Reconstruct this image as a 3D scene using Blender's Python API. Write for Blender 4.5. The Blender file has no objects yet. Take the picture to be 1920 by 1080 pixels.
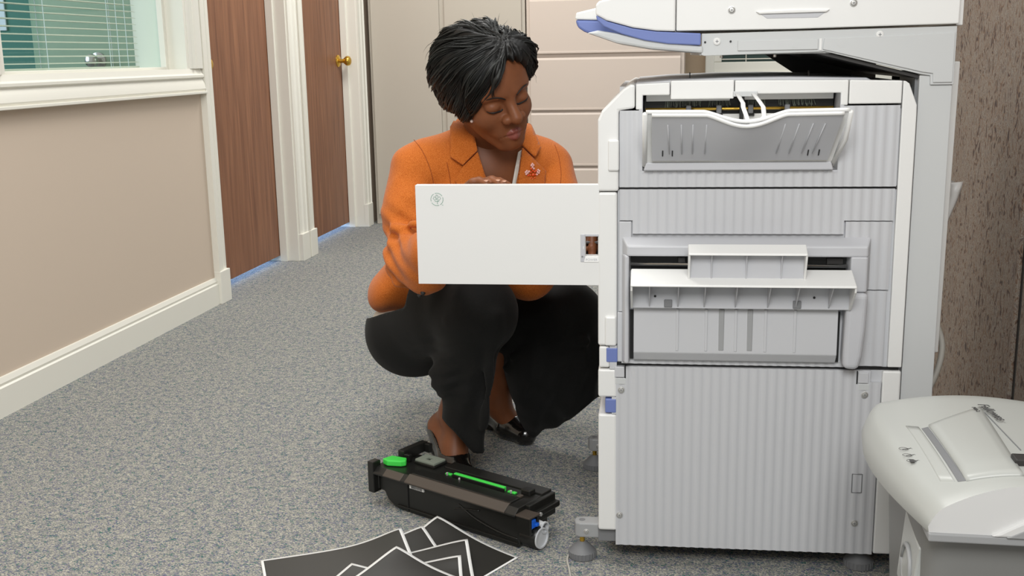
import bpy, bmesh, math, random
import numpy as np
from mathutils import Matrix, Vector
random.seed(7); rng = np.random.default_rng(7)
scene = bpy.context.scene
COL = scene.collection

# ------------------------------------------------------------------ camera
F, PITCH, YAW, ROLL, H = 2036.0, 0.2108, 0.1718, -0.01846, 0.96
_c, _s = math.cos(YAW), math.sin(YAW)
_f = np.array([-_s, _c, 0]); _r = np.array([_c, _s, 0]); _u = np.array([0, 0, 1.0])
FW = math.cos(PITCH)*_f - math.sin(PITCH)*_u
_u2 = math.sin(PITCH)*_f + math.cos(PITCH)*_u
RT = math.cos(ROLL)*_r + math.sin(ROLL)*_u2
UP = -math.sin(ROLL)*_r + math.cos(ROLL)*_u2
EYE = np.array([0, 0, H])
cam_d = bpy.data.cameras.new('camera'); cam = bpy.data.objects.new('camera', cam_d); COL.objects.link(cam)
cam_d.sensor_width = 36.0; cam_d.lens = F/1920*36.0; cam_d.clip_start = 0.05
cam.matrix_world = Matrix(((RT[0], UP[0], -FW[0], 0), (RT[1], UP[1], -FW[1], 0), (RT[2], UP[2], -FW[2], H), (0, 0, 0, 1)))
scene.camera = cam
def at(px, py, n, d):
    n = np.array(n, float); v = FW + RT*(px-960)/F - UP*(py-540)/F
    return EYE + v*((d - n@EYE)/(n@v))
def PY(px, py, y): return at(px, py, (0, 1, 0), y)
def PX(px, py, x): return at(px, py, (1, 0, 0), x)
def PZ(px, py, z=0.0): return at(px, py, (0, 0, 1), z)
def proj(P):
    v = np.asarray(P, float) - EYE; z = v@FW
    return 960 + F*(v@RT)/z, 540 - F*(v@UP)/z

# ------------------------------------------------------------------ light
vs = scene.view_settings
vs.view_transform = 'Standard'; vs.look = 'None'; vs.gamma = 1.0; vs.use_curve_mapping = False
vs.exposure = 0.32
world = bpy.data.worlds.new('world'); scene.world = world; world.use_nodes = True
bg = world.node_tree.nodes['Background']; bg.inputs[0].default_value = (0.97, 1.0, 1.0, 1); bg.inputs[1].default_value = 0.5
def area(name, loc, target, size, sizey, power, color=(1, 1, 1)):
    l = bpy.data.lights.new(name, 'AREA'); l.shape = 'RECTANGLE'; l.size = size; l.size_y = sizey
    l.energy = power; l.color = color
    o = bpy.data.objects.new(name, l); COL.objects.link(o); o.location = loc
    d = Vector(target) - Vector(loc); o.rotation_euler = d.to_track_quat('-Z', 'Y').to_euler()
    return o
area('photographer_softbox', (0.0, -0.45, 2.1), (-0.45, 2.8, 0.55), 1.2, 0.9, 40, (1, 1, 0.985))
area('ceiling_light_near', (-0.6, 2.0, 2.6), (-0.6, 2.0, 0), 1.2, 0.6, 24, (1, 0.985, 0.95))
area('ceiling_light_far', (-1.0, 4.9, 2.6), (-1.0, 4.9, 0), 1.2, 0.6, 34, (1, 0.98, 0.94))
area('office_daylight', (-4.3, 2.6, 1.5), (-2.6, 3.6, 0.9), 1.2, 1.3, 30, (0.70, 0.85, 1.0))
area('far_office_daylight', (-3.6, 5.3, 0.8), (-2.0, 5.1, 0.0), 1.8, 1.4, 110, (0.35, 0.55, 1.0))

# ------------------------------------------------------------------ helpers
def lin(h):
    h = h.lstrip('#'); c = [int(h[i:i+2], 16)/255 for i in (0, 2, 4)]
    return tuple((x/12.92 if x <= 0.04045 else ((x+0.055)/1.055)**2.4) for x in c) + (1.0,)
MATS = {}
def mat(name, col, rough=0.5, metal=0.0, bump=0.0, bscale=400.0, var=0.0, vscale=60.0, spec=0.5, sheen=0.0, coat=0.0, aniso=None):
    m = bpy.data.materials.new(name); m.use_nodes = True; nt = m.node_tree; b = nt.nodes['Principled BSDF']
    c = lin(col) if isinstance(col, str) else col
    b.inputs['Base Color'].default_value = c; b.inputs['Roughness'].default_value = rough
    b.inputs['Metallic'].default_value = metal; b.inputs['Specular IOR Level'].default_value = spec
    if sheen: b.inputs['Sheen Weight'].default_value = sheen; b.inputs['Sheen Roughness'].default_value = 0.5
    if coat: b.inputs['Coat Weight'].default_value = coat; b.inputs['Coat Roughness'].default_value = 0.1
    if bump or var:
        tc = nt.nodes.new('ShaderNodeTexCoord')
        if var:
            n = nt.nodes.new('ShaderNodeTexNoise'); n.inputs['Scale'].default_value = vscale; n.inputs['Detail'].default_value = 4
            nt.links.new(tc.outputs['Object'], n.inputs['Vector'])
            r = nt.nodes.new('ShaderNodeValToRGB'); r.color_ramp.elements[0].position = 0.3; r.color_ramp.elements[1].position = 0.7
            r.color_ramp.elements[0].color = tuple(x*(1-var) for x in c[:3])+(1,)
            r.color_ramp.elements[1].color = tuple(min(1, x*(1+var)) for x in c[:3])+(1,)
            nt.links.new(n.outputs['Fac'], r.inputs[0]); nt.links.new(r.outputs[0], b.inputs['Base Color'])
        if bump:
            n2 = nt.nodes.new('ShaderNodeTexNoise'); n2.inputs['Scale'].default_value = bscale; n2.inputs['Detail'].default_value = 2
            nt.links.new(tc.outputs['Object'], n2.inputs['Vector'])
            bp = nt.nodes.new('ShaderNodeBump'); bp.inputs['Strength'].default_value = bump; bp.inputs['Distance'].default_value = 0.002
            nt.links.new(n2.outputs['Fac'], bp.inputs['Height']); nt.links.new(bp.outputs[0], b.inputs['Normal'])
    MATS[name] = m
    return m

class MB:
    """collects simple solids into one mesh"""
    def __init__(s): s.v = []; s.f = []
    def add(s, v, f):
        o = len(s.v); s.v += [tuple(float(c) for c in p) for p in v]; s.f += [tuple(i+o for i in q) for q in f]; return s
    def box(s, x0, x1, y0, y1, z0, z1):
        x0, x1 = sorted((x0, x1)); y0, y1 = sorted((y0, y1)); z0, z1 = sorted((z0, z1))
        return s.add([(x0,y0,z0),(x1,y0,z0),(x1,y1,z0),(x0,y1,z0),(x0,y0,z1),(x1,y0,z1),(x1,y1,z1),(x0,y1,z1)],
                     [(0,3,2,1),(4,5,6,7),(0,1,5,4),(1,2,6,5),(2,3,7,6),(3,0,4,7)])
    def prism(s, poly, axis, d0, d1):
        n = len(poly)
        a = sum(poly[i][0]*poly[(i+1)%n][1]-poly[(i+1)%n][0]*poly[i][1] for i in range(n))
        if a < 0: poly = poly[::-1]
        d0, d1 = sorted((d0, d1))
        def P(p, d):
            return {'x': (d, p[0], p[1]), 'y': (p[0], d, p[1]), 'z': (p[0], p[1], d)}[axis]
        v = [P(p, d0) for p in poly] + [P(p, d1) for p in poly]
        f = [tuple(range(n))[::-1], tuple(range(n, 2*n))] + [(i, (i+1)%n, n+(i+1)%n, n+i) for i in range(n)]
        if axis == 'y': f = [q[::-1] for q in f]
        return s.add(v, f)
    def tube(s, pts, r, seg=8, cap=True, flat=1.0):
        pts = [np.array(p, float) for p in pts]; n = len(pts)
        rs = [r]*n if np.isscalar(r) else list(r)
        v = []; f = []
        t0 = pts[1]-pts[0]; ref = np.array([0, 0, 1.0]) if abs(t0[2]) < 0.9*np.linalg.norm(t0) else np.array([1.0, 0, 0])
        for i in range(n):
            t = pts[min(i+1, n-1)]-pts[max(i-1, 0)]; t /= (np.linalg.norm(t)+1e-12)
            a = np.cross(t, ref); a /= (np.linalg.norm(a)+1e-12); b = np.cross(t, a); ref = np.cross(a, t)
            for k in range(seg):
                th = 2*math.pi*k/seg
                v.append(pts[i]+rs[i]*(a*math.cos(th)+flat*b*math.sin(th)))
        for i in range(n-1):
            for k in range(seg):
                f.append((i*seg+k, i*seg+(k+1)%seg, (i+1)*seg+(k+1)%seg, (i+1)*seg+k))
        if cap: f += [tuple(range(seg))[::-1], tuple(range((n-1)*seg, n*seg))]
        return s.add(v, f)
    def lathe(s, prof, c=(0,0,0), axis='z', seg=24):
        """prof: (r, h) pairs"""
        v = []; f = []; n = len(prof)
        for (r, h) in prof:
            for k in range(seg):
                th = 2*math.pi*k/seg; a, b = r*math.cos(th), r*math.sin(th)
                p = {'z': (a, b, h), 'y': (a, h, b), 'x': (h, a, b)}[axis]
                v.append((c[0]+p[0], c[1]+p[1], c[2]+p[2]))
        for i in range(n-1):
            for k in range(seg):
                f.append((i*seg+k, i*seg+(k+1)%seg, (i+1)*seg+(k+1)%seg, (i+1)*seg+k))
        f += [tuple(range(seg))[::-1], tuple(range((n-1)*seg, n*seg))]
        return s.add(v, f)
    def ball(s, c, r, seg=10, ring=6):
        prof = [(max(1e-5, r*math.sin(math.pi*i/ring)), -r*math.cos(math.pi*i/ring)) for i in range(ring+1)]
        return s.lathe(prof, c, 'z', seg)
    def build(s, name, m, parent=None, bevel=0.0, smooth=False, seg=2, auto=None):
        me = bpy.data.meshes.new(name); me.from_pydata(s.v, [], s.f); me.validate(); me.update()
        bm = bmesh.new(); bm.from_mesh(me); bmesh.ops.recalc_face_normals(bm, faces=bm.faces); bm.to_mesh(me); bm.free()
        o = bpy.data.objects.new(name, me); COL.objects.link(o)
        me.materials.append(m if not isinstance(m, str) else MATS[m])
        if parent is not None: o.parent = parent
        if bevel:
            md = o.modifiers.new('bevel', 'BEVEL'); md.width = bevel; md.segments = seg; md.limit_method = 'ANGLE'; md.angle_limit = 0.6
            md.harden_normals = False
        if smooth or auto:
            me.shade_smooth()
            if auto:
                me.set_sharp_from_angle(angle=auto)
        return o
def B(x0, x1, y0, y1, z0, z1): return MB().box(x0, x1, y0, y1, z0, z1)
def empty(name, loc=(0, 0, 0), rz=0.0):
    o = bpy.data.objects.new(name, None); COL.objects.link(o); o.location = loc; o.rotation_euler = (0, 0, rz); o.empty_display_size = 0.1
    return o
def tag(o, label, cat, group=None):
    o['label'] = label; o['category'] = cat
    if group: o['group'] = group
    return o
def struct(o, label=None):
    o['kind'] = 'structure'
    if label: o['label'] = label
    return o
def text_obj(name, txt, size, m, parent, matrix, extrude=0.0003, shear=0.0):
    cu = bpy.data.curves.new(name, 'FONT'); cu.body = txt; cu.size = size; cu.extrude = extrude; cu.shear = shear
    cu.align_x = 'CENTER'; cu.align_y = 'CENTER'
    t = bpy.data.objects.new(name+'_tmp', cu); COL.objects.link(t)
    dg = bpy.context.evaluated_depsgraph_get(); me = bpy.data.meshes.new_from_object(t.evaluated_get(dg))
    bpy.data.objects.remove(t); bpy.data.curves.remove(cu)
    o = bpy.data.objects.new(name, me); COL.objects.link(o); me.materials.clear(); me.materials.append(MATS[m])
    o.parent = parent; o.matrix_local = matrix
    return o

# ------------------------------------------------------------------ materials
mat('wall_tan', '#CDBCAA', 0.85, bump=0.05, bscale=300)
mat('wall_far', '#BFA98F', 0.85)
mat('trim_white', '#E9E6DB', 0.42)
mat('cab_grey', '#BDB5A8', 0.45, bump=0.03, bscale=900)
mat('cab_pink', '#CFC1B5', 0.45, bump=0.03, bscale=900)
mat('black', '#151515', 0.5)
mat('brass', '#D9B04A', 0.22, metal=0.9)
mat('chrome', '#B9B9B6', 0.2, metal=1.0)
mat('steel', '#C9C8C5', 0.4, metal=0.6)
mat('cop_white', '#E3E3E1', 0.38)
mat('cop_grey', '#C2C3C6', 0.42)
mat('cop_grey2', '#BEBFC3', 0.45)
mat('cop_metal', '#C5C7C7', 0.4)
mat('cop_dark', '#2E2C2B', 0.55)
mat('cop_blue', '#6A7AB4', 0.45)
mat('foot_grey', '#9B9C9D', 0.45)
mat('foot_dark', '#77787A', 0.5)
mat('toner_black', '#1C1C1A', 0.33, bump=0.03, bscale=700)
mat('toner_brown', '#4A423B', 0.35)
mat('toner_green', '#45D850', 0.4)
mat('toner_blue', '#1763D6', 0.4)
mat('toner_white', '#C9CBCE', 0.4)
mat('foam', '#7D8478', 0.9)
mat('paper_white', '#F2F2F0', 0.7)
mat('ink', '#4b4b4b', 0.6)
mat('shred_lid', '#AEB0AC', 0.33)
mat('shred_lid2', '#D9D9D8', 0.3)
mat('shred_bin', '#7F7F7D', 0.42)
mat('clear_plastic', '#B4B6B3', 0.25)
mat('cord_grey', '#B9B6AE', 0.5)
mat('green_print', '#7FA393', 0.6)
mat('teal', '#4F7F74', 0.8)
mat('sage', '#93AC96', 0.7)
mat('dark_teal', '#1F3E38', 0.5)
mat('switch_white', '#D8E0EA', 0.5)
mat('blind_white', '#DDD9CC', 0.5)
mat('bag_white', '#D9D7D4', 0.4)
mat('lash', '#120d0b', 0.6)
mat('blouse', '#DAD5CB', 0.7, bump=0.1, bscale=900)
mat('gem_pink', '#E6B7B0', 0.12, coat=0.6)
mat('gem_orange', '#D8480F', 0.12, coat=0.8)
mat('pearl', '#E8CFC4', 0.2, coat=0.6)
mat('nail', '#AE7E64', 0.25, coat=0.3)
mat('jacket_seam', '#94470F', 0.9)
mat('eye', '#1b120e', 0.15)

def wood_mat():
    m = bpy.data.materials.new('door_wood'); m.use_nodes = True; nt = m.node_tree; b = nt.nodes['Principled BSDF']
    tc = nt.nodes.new('ShaderNodeTexCoord'); mp = nt.nodes.new('ShaderNodeMapping'); mp.inputs['Scale'].default_value = (14, 14, 0.7)
    n = nt.nodes.new('ShaderNodeTexNoise'); n.inputs['Scale'].default_value = 3.0; n.inputs['Detail'].default_value = 8; n.inputs['Distortion'].default_value = 0.6
    r = nt.nodes.new('ShaderNodeValToRGB'); e = r.color_ramp.elements
    e[0].position = 0.28; e[0].color = lin('#784C35'); e[1].position = 0.72; e[1].color = lin('#A37050')
    mp2 = nt.nodes.new('ShaderNodeMapping'); mp2.inputs['Scale'].default_value = (120, 120, 3)
    n2 = nt.nodes.new('ShaderNodeTexNoise'); n2.inputs['Scale'].default_value = 3.0; n2.inputs['Detail'].default_value = 3
    mx = nt.nodes.new('ShaderNodeMixRGB'); mx.blend_type = 'MULTIPLY'; mx.inputs[0].default_value = 0.35
    nt.links.new(tc.outputs['Object'], mp.inputs[0]); nt.links.new(mp.outputs[0], n.inputs['Vector']); nt.links.new(n.outputs['Fac'], r.inputs[0])
    nt.links.new(tc.outputs['Object'], mp2.inputs[0]); nt.links.new(mp2.outputs[0], n2.inputs['Vector'])
    nt.links.new(r.outputs[0], mx.inputs[1]); nt.links.new(n2.outputs['Fac'], mx.inputs[2]); nt.links.new(mx.outputs[0], b.inputs['Base Color'])
    b.inputs['Roughness'].default_value = 0.5; MATS['door_wood'] = m
wood_mat()

def carpet_mat():
    m = bpy.data.materials.new('carpet'); m.use_nodes = True; nt = m.node_tree; b = nt.nodes['Principled BSDF']
    tc = nt.nodes.new('ShaderNodeTexCoord')
    mp = nt.nodes.new('ShaderNodeMapping'); mp.inputs['Scale'].default_value = (330, 500, 1); mp.inputs['Rotation'].default_value = (0, 0, 0.5)
    v = nt.nodes.new('ShaderNodeTexVoronoi'); v.inputs['Scale'].default_value = 1.0
    nt.links.new(tc.outputs['Object'], mp.inputs[0]); nt.links.new(mp.outputs[0], v.inputs['Vector'])
    sp = nt.nodes.new('ShaderNodeSeparateColor'); nt.links.new(v.outputs['Color'], sp.inputs[0])
    nz = nt.nodes.new('ShaderNodeTexNoise'); nz.inputs['Scale'].default_value = 60; nz.inputs['Detail'].default_value = 3
    nt.links.new(tc.outputs['Object'], nz.inputs['Vector'])
    ad = nt.nodes.new('ShaderNodeMath'); ad.operation = 'MULTIPLY_ADD'; ad.inputs[1].default_value = 0.72
    nt.links.new(sp.outputs[0], ad.inputs[0])
    ms = nt.nodes.new('ShaderNodeMath'); ms.operation = 'MULTIPLY_ADD'; ms.inputs[1].default_value = 0.9; ms.inputs[2].default_value = -0.31
    nt.links.new(nz.outputs['Fac'], ms.inputs[0]); nt.links.new(ms.outputs[0], ad.inputs[2])
    r = nt.nodes.new('ShaderNodeValToRGB'); r.color_ramp.interpolation = 'CONSTANT'; e = r.color_ramp.elements
    e[0].position = 0.0; e[0].color = lin('#3F7068')
    e[1].position = 0.16; e[1].color = lin('#6C6C88')
    for p, c in ((0.28, '#7D807F'), (0.42, '#A8A69C'), (0.60, '#888A88'), (0.73, '#BFBBAE'), (0.9, '#69777A')):
        q = e.new(p); q.color = lin(c)
    nt.links.new(ad.outputs[0], r.inputs[0]); nt.links.new(r.outputs[0], b.inputs['Base Color'])
    bp = nt.nodes.new('ShaderNodeBump'); bp.inputs['Strength'].default_value = 0.7; bp.inputs['Distance'].default_value = 0.003; bp.invert = True
    nt.links.new(v.outputs['Distance'], bp.inputs['Height']); nt.links.new(bp.outputs[0], b.inputs['Normal'])
    b.inputs['Roughness'].default_value = 0.95; b.inputs['Specular IOR Level'].default_value = 0.1; MATS['carpet'] = m
carpet_mat()

def fabric_mat():
    m = bpy.data.materials.new('partition_fabric'); m.use_nodes = True; nt = m.node_tree; b = nt.nodes['Principled BSDF']
    tc = nt.nodes.new('ShaderNodeTexCoord'); mp = nt.nodes.new('ShaderNodeMapping'); mp.inputs['Scale'].default_value = (32, 32, 20)
    n = nt.nodes.new('ShaderNodeTexNoise'); n.inputs['Scale'].default_value = 1.6; n.inputs['Detail'].default_value = 4; n.inputs['Distortion'].default_value = 1.6
    r = nt.nodes.new('ShaderNodeValToRGB'); e = r.color_ramp.elements
    e[0].position = 0.36; e[0].color = lin('#4B3E39'); e[1].position = 0.43; e[1].color = lin('#7F6552')
    for p, c in ((0.48, '#8D867B'), (0.54, '#745C4D'), (0.58, '#938B80'), (0.66, '#6A5A52')):
        q = e.new(p); q.color = lin(c)
    wv = nt.nodes.new('ShaderNodeTexNoise'); wv.inputs['Scale'].default_value = 500
    mx = nt.nodes.new('ShaderNodeMixRGB'); mx.blend_type = 'OVERLAY'; mx.inputs[0].default_value = 0.5
    nt.links.new(tc.outputs['Object'], mp.inputs[0]); nt.links.new(mp.outputs[0], n.inputs['Vector']); nt.links.new(n.outputs['Fac'], r.inputs[0])
    nt.links.new(tc.outputs['Object'], wv.inputs['Vector']); nt.links.new(r.outputs[0], mx.inputs[1]); nt.links.new(wv.outputs['Fac'], mx.inputs[2])
    nt.links.new(mx.outputs[0], b.inputs['Base Color']); b.inputs['Roughness'].default_value = 0.9; MATS['partition_fabric'] = m
fabric_mat()

def glass_mat():
    m = bpy.data.materials.new('window_glass'); m.use_nodes = True; nt = m.node_tree; nt.nodes.remove(nt.nodes['Principled BSDF'])
    t = nt.nodes.new('ShaderNodeBsdfTransparent'); t.inputs[0].default_value = (0.93, 0.98, 0.96, 1)
    g = nt.nodes.new('ShaderNodeBsdfGlossy'); g.inputs['Roughness'].default_value = 0.02
    x = nt.nodes.new('ShaderNodeMixShader'); x.inputs[0].default_value = 0.05; nt.links.new(t.outputs[0], x.inputs[1]); nt.links.new(g.outputs[0], x.inputs[2])
    nt.links.new(x.outputs[0], nt.nodes['Material Output'].inputs[0]); MATS['window_glass'] = m
glass_mat()

def cloth_mat(name, cols, rough, weave, sheen, vs_=900):
    m = bpy.data.materials.new(name); m.use_nodes = True; nt = m.node_tree; b = nt.nodes['Principled BSDF']
    tc = nt.nodes.new('ShaderNodeTexCoord'); n = nt.nodes.new('ShaderNodeTexNoise'); n.inputs['Scale'].default_value = vs_; n.inputs['Detail'].default_value = 3
    r = nt.nodes.new('ShaderNodeValToRGB'); e = r.color_ramp.elements
    e[0].position = 0.3; e[0].color = lin(cols[0]); e[1].position = 0.68; e[1].color = lin(cols[2]); q = e.new(0.5); q.color = lin(cols[1])
    nt.links.new(tc.outputs['Object'], n.inputs['Vector']); nt.links.new(n.outputs['Fac'], r.inputs[0]); nt.links.new(r.outputs[0], b.inputs['Base Color'])
    bp = nt.nodes.new('ShaderNodeBump'); bp.inputs['Strength'].default_value = weave; bp.inputs['Distance'].default_value = 0.001
    nt.links.new(n.outputs['Fac'], bp.inputs['Height']); nt.links.new(bp.outputs[0], b.inputs['Normal'])
    b.inputs['Roughness'].default_value = rough; b.inputs['Sheen Weight'].default_value = sheen; b.inputs['Specular IOR Level'].default_value = 0.25
    MATS[name] = m
cloth_mat('jacket_wool', ('#93460F', '#BB611D', '#D3803B'), 0.9, 0.45, 0.12, 1000)
cloth_mat('trouser_black', ('#0d0d0c', '#121211', '#181817'), 0.85, 0.2, 0.04)

def skin_mat():
    m = mat('skin', '#7C4C31', 0.46, var=0.10, vscale=30, bump=0.06, bscale=500)
    b = m.node_tree.nodes['Principled BSDF']
    b.inputs['Specular IOR Level'].default_value = 0.26; b.inputs['Subsurface Weight'].default_value = 0.08; b.inputs['Subsurface Radius'].default_value = (0.01, 0.004, 0.002)
    mat('lips', '#85483E', 0.42)
    mat('hair_black', '#121110', 0.5, spec=0.4)
    mat('hair_strand', '#1c1d1b', 0.5, spec=0.4)  # lighter than the hair mass: grey-green sheen put into the base colour
    # crocodile-embossed shiny leather
    m = mat('shoe_leather', '#131110', 0.16, coat=0.5)
    nt = m.node_tree; tc = nt.nodes.new('ShaderNodeTexCoord'); v = nt.nodes.new('ShaderNodeTexVoronoi'); v.feature = 'DISTANCE_TO_EDGE'; v.inputs['Scale'].default_value = 55
    bp = nt.nodes.new('ShaderNodeBump'); bp.inputs['Strength'].default_value = 0.5; bp.inputs['Distance'].default_value = 0.002
    mr = nt.nodes.new('ShaderNodeMath'); mr.operation = 'MINIMUM'; mr.inputs[1].default_value = 0.08
    nt.links.new(tc.outputs['Object'], v.inputs['Vector']); nt.links.new(v.outputs['Distance'], mr.inputs[0]); nt.links.new(mr.outputs[0], bp.inputs['Height'])
    nt.links.new(bp.outputs[0], nt.nodes['Principled BSDF'].inputs['Normal'])
    mat('shoe_grey', '#55524C', 0.3)
skin_mat()

# ================================================================== STRUCTURE
WX = -1.91
struct(B(-4.8, 3.2, -0.8, 6.8, -0.05, 0.0).build('floor', 'carpet'), 'grey blue speckled loop carpet floor')
w = MB()
w.box(WX-.2, WX, -0.8, 4.11, 0, .93); w.box(WX-.2, WX, -0.8, 2.78, .93, 2.6); w.box(WX-.2, WX, 3.92, 4.11, .93, 2.6); w.box(WX-.2, WX, 2.78, 3.92, 1.9, 2.6)
w.box(WX-.2, WX, 4.95, 5.155, 0, 2.6); w.box(WX-.2, WX, 6.03, 6.65, 0, 2.6); w.box(WX-.2, WX, 4.11, 4.95, 2.05, 2.6); w.box(WX-.2, WX, 5.155, 6.03, 2.05, 2.6)
struct(w.build('wall_left', 'wall_tan'), 'beige painted hallway wall with window and two doors')
struct(B(-2.11, 3.2, 6.66, 6.8, 0, 2.6).build('wall_back', 'wall_far'), 'tan end wall behind the filing cabinets')
bp_ = [(WX, 0), (WX+.016, 0), (WX+.016, .082), (WX+.010, .086), (WX+.012, .094), (WX+.006, .108), (WX, .109)]
struct(MB().prism(bp_, 'y', -0.8, 4.016).build('baseboard_left', 'trim_white', auto=0.5), 'cream baseboard along the hallway wall')
struct(MB().prism(bp_, 'y', 5.04, 5.07).build('baseboard_middle', 'trim_white', auto=0.5), 'short baseboard piece between the two doors')
def casing(n, yi, yo, z1=2.1):
    d = yo-yi
    p = [(WX, yi), (WX+.014, yi), (WX+.016, yi+.30*d), (WX+.012, yi+.34*d), (WX+.020, yi+.5*d), (WX+.020, yi+.86*d), (WX+.025, yi+.9*d), (WX+.025, yo), (WX, yo)]
    e = MB().prism(p, 'z', .13, z1).build('trim_%d' % n, 'trim_white', auto=0.5)
    q = B(WX, WX+.028, min(yi, yo)-.002, max(yi, yo)+.002, 0, .132).build('plinth_block', 'trim_white', e, bevel=.002)
    struct(e, 'moulded cream door casing'); return e
casing(1, 4.104, 4.016); casing(2, 4.955, 5.045); casing(3, 5.155, 5.067); casing(4, 6.03, 6.12)
def door(n, y0, y1, knob_y, label):
    d = B(-2.042, -2.0, y0+.003, y1-.003, .028, 2.04).build('door_%d' % n, 'door_wood', bevel=.001); struct(d, label)
    k = MB().lathe([(.034, 0), (.034, .004), (.028, .010), (.012, .014), (.011, .034), (.018, .040), (.026, .050), (.0275, .060), (.024, .070), (.014, .076), (.001, .077)], (-2.0, knob_y, .948), 'x', 28)
    k.build('door_knob', 'brass', d, auto=0.7)
    j = MB(); j.box(-2.1, WX+.004, y1-.002, y1+.02, 0, 2.06); j.box(-2.1, WX+.004, y0-.02, y0+.002, 0, 2.06); j.box(-2.1, WX+.004, y0-.02, y1+.02, 2.04, 2.07)
    j.box(-1.998, -1.962, y1-.014, y1, .0, 2.04); j.box(-1.998, -1.962, y0, y0+.014, .0, 2.04)
    struct(j.build('trim_%d' % (n+4), 'trim_white', bevel=.0015), 'cream door jamb with stop')
door(1, 4.11, 4.95, 4.17, 'reddish brown wood veneer office door beside the window')
door(2, 5.155, 6.03, 5.96, 'brown wood veneer door with brass knob at hallway end')

# window in the left wall
win = empty('window_1', (WX, 3.35, .93)); struct(win, 'interior office window with moulded cream casing')
def wpart(mb, name, m, **k):
    o = mb.build(name, m, **k); o.parent = win; o.matrix_parent_inverse = Matrix.Translation(win.location).inverted(); return o
def cas_prof(s=1): return [(0, 0), (.0, .022), (.012, .028), (.03, .024), (.042, .018), (.05, .014), (.056, .024), (.064, .024), (.070, .016), (.088, .010), (.088, 0)]
pr = cas_prof()   # (distance from outer edge, proud)
wpart(MB().prism([(WX+b, .845+a) for a, b in pr], 'y', 2.69, 4.010), 'window_casing', 'trim_white', auto=0.5)
wpart(B(WX, WX+.034, 2.69, 4.012, .838, .848), 'window_apron', 'trim_white', bevel=.002)
wpart(MB().prism([(WX+b, 4.010-a) for a, b in pr], 'z', .9335, 1.98), 'window_casing', 'trim_white', auto=0.5)
wpart(MB().prism([(WX+b, 2.69+a) for a, b in pr], 'z', .9335, 1.98), 'window_casing', 'trim_white', auto=0.5)
wpart(MB().prism([(WX+b, 1.985-a) for a, b in pr], 'y', 2.69, 4.010), 'window_casing', 'trim_white', auto=0.5)
wf = MB(); wf.box(-2.11, WX+.008, 3.905, 3.925, .925, 1.9); wf.box(-2.11, WX+.008, 2.775, 2.795, .925, 1.9); wf.box(-2.11, WX+.008, 2.775, 3.925, .915, .931); wf.box(-2.11, WX+.008, 2.775, 3.925, 1.89, 1.905)
wpart(wf, 'window_jamb', 'trim_white', bevel=.001)
st = MB(); st.box(-1.998, -1.975, 3.885, 3.905, .93, 1.9); st.box(-1.998, -1.975, 2.795, 2.815, .93, 1.9); st.box(-1.998, -1.975, 2.815, 3.885, .93, .942)
wpart(st, 'window_stop', 'trim_white', bevel=.002)
wpart(B(-2.003, -1.999, 2.79, 3.91, .93, 1.895), 'window_pane', 'window_glass')
# blind behind the glass
bl = empty('window_blind', (-2.05, 3.3, .94)); tag(bl, 'cream horizontal slat blind hanging inside the office window', 'blind')
slat_me = None; BY0, BY1 = 2.72, 3.80
for i in range(26):
    z = .962 + i*.0225
    if slat_me is None:
        s = MB().prism([(-.0125, -.0022), (0, .0008), (.0125, -.0022), (.0125, -.0010), (0, .0020), (-.0125, -.0010)], 'y', BY0-3.3, BY1-3.3).build('slat', 'blind_white', bl); slat_me = s.data
    else:
        s = bpy.data.objects.new('slat', slat_me); COL.objects.link(s); s.parent = bl
    s.location = (0, 0, z-.94)
B(-.013, .013, BY0-3.3, BY1-3.3, -.002, .008).build('bottom_rail', 'blind_white', bl, bevel=.002)
for yy in (2.84, 3.22, 3.60, 3.66, 3.72):
    for dx in ((-.013, .013) if yy in (2.84, 3.22, 3.66) else (.013,)):
        MB().tube([(dx, yy-3.3, 0), (dx, yy-3.3, .62)], .0011, 6).build('ladder_cord', 'switch_white', bl)
# office seen through the window
struct(B(-4.7, -2.115, 4.0, 4.03, 0, 2.6).build('wall_office', 'teal'), 'teal wall of the office behind the blind')
struct(B(-4.75, -4.7, 1.2, 4.03, 0, 2.6).build('wall_office_side', 'teal'), 'side wall of the office')
dx0 = PY(62, 60, 3.985)[0]
od = B(dx0, -2.12, 3.975, 3.999, .01, 2.05).build('door_3', 'sage', bevel=.002); struct(od, 'sage green door inside the office')
kp = PY(173, 114, 3.93)
MB().lathe([(.032, 0), (.032, -.004), (.012, -.010), (.011, -.028), (.02, -.034), (.026, -.046), (.024, -.058), (.012, -.064), (.001, -.065)], (kp[0], 3.975, kp[2]), 'y', 24).build('door_knob', 'chrome', od, auto=0.7)
sp_ = PY(2, 28, 3.99)
sw = B(sp_[0]-.06, sp_[0]+.015, 3.992, 3.999, sp_[2]-.06, sp_[2]+.06).build('light_switch', 'switch_white', bevel=.002); tag(sw, 'white light switch plate on the teal office wall', 'switch')

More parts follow.
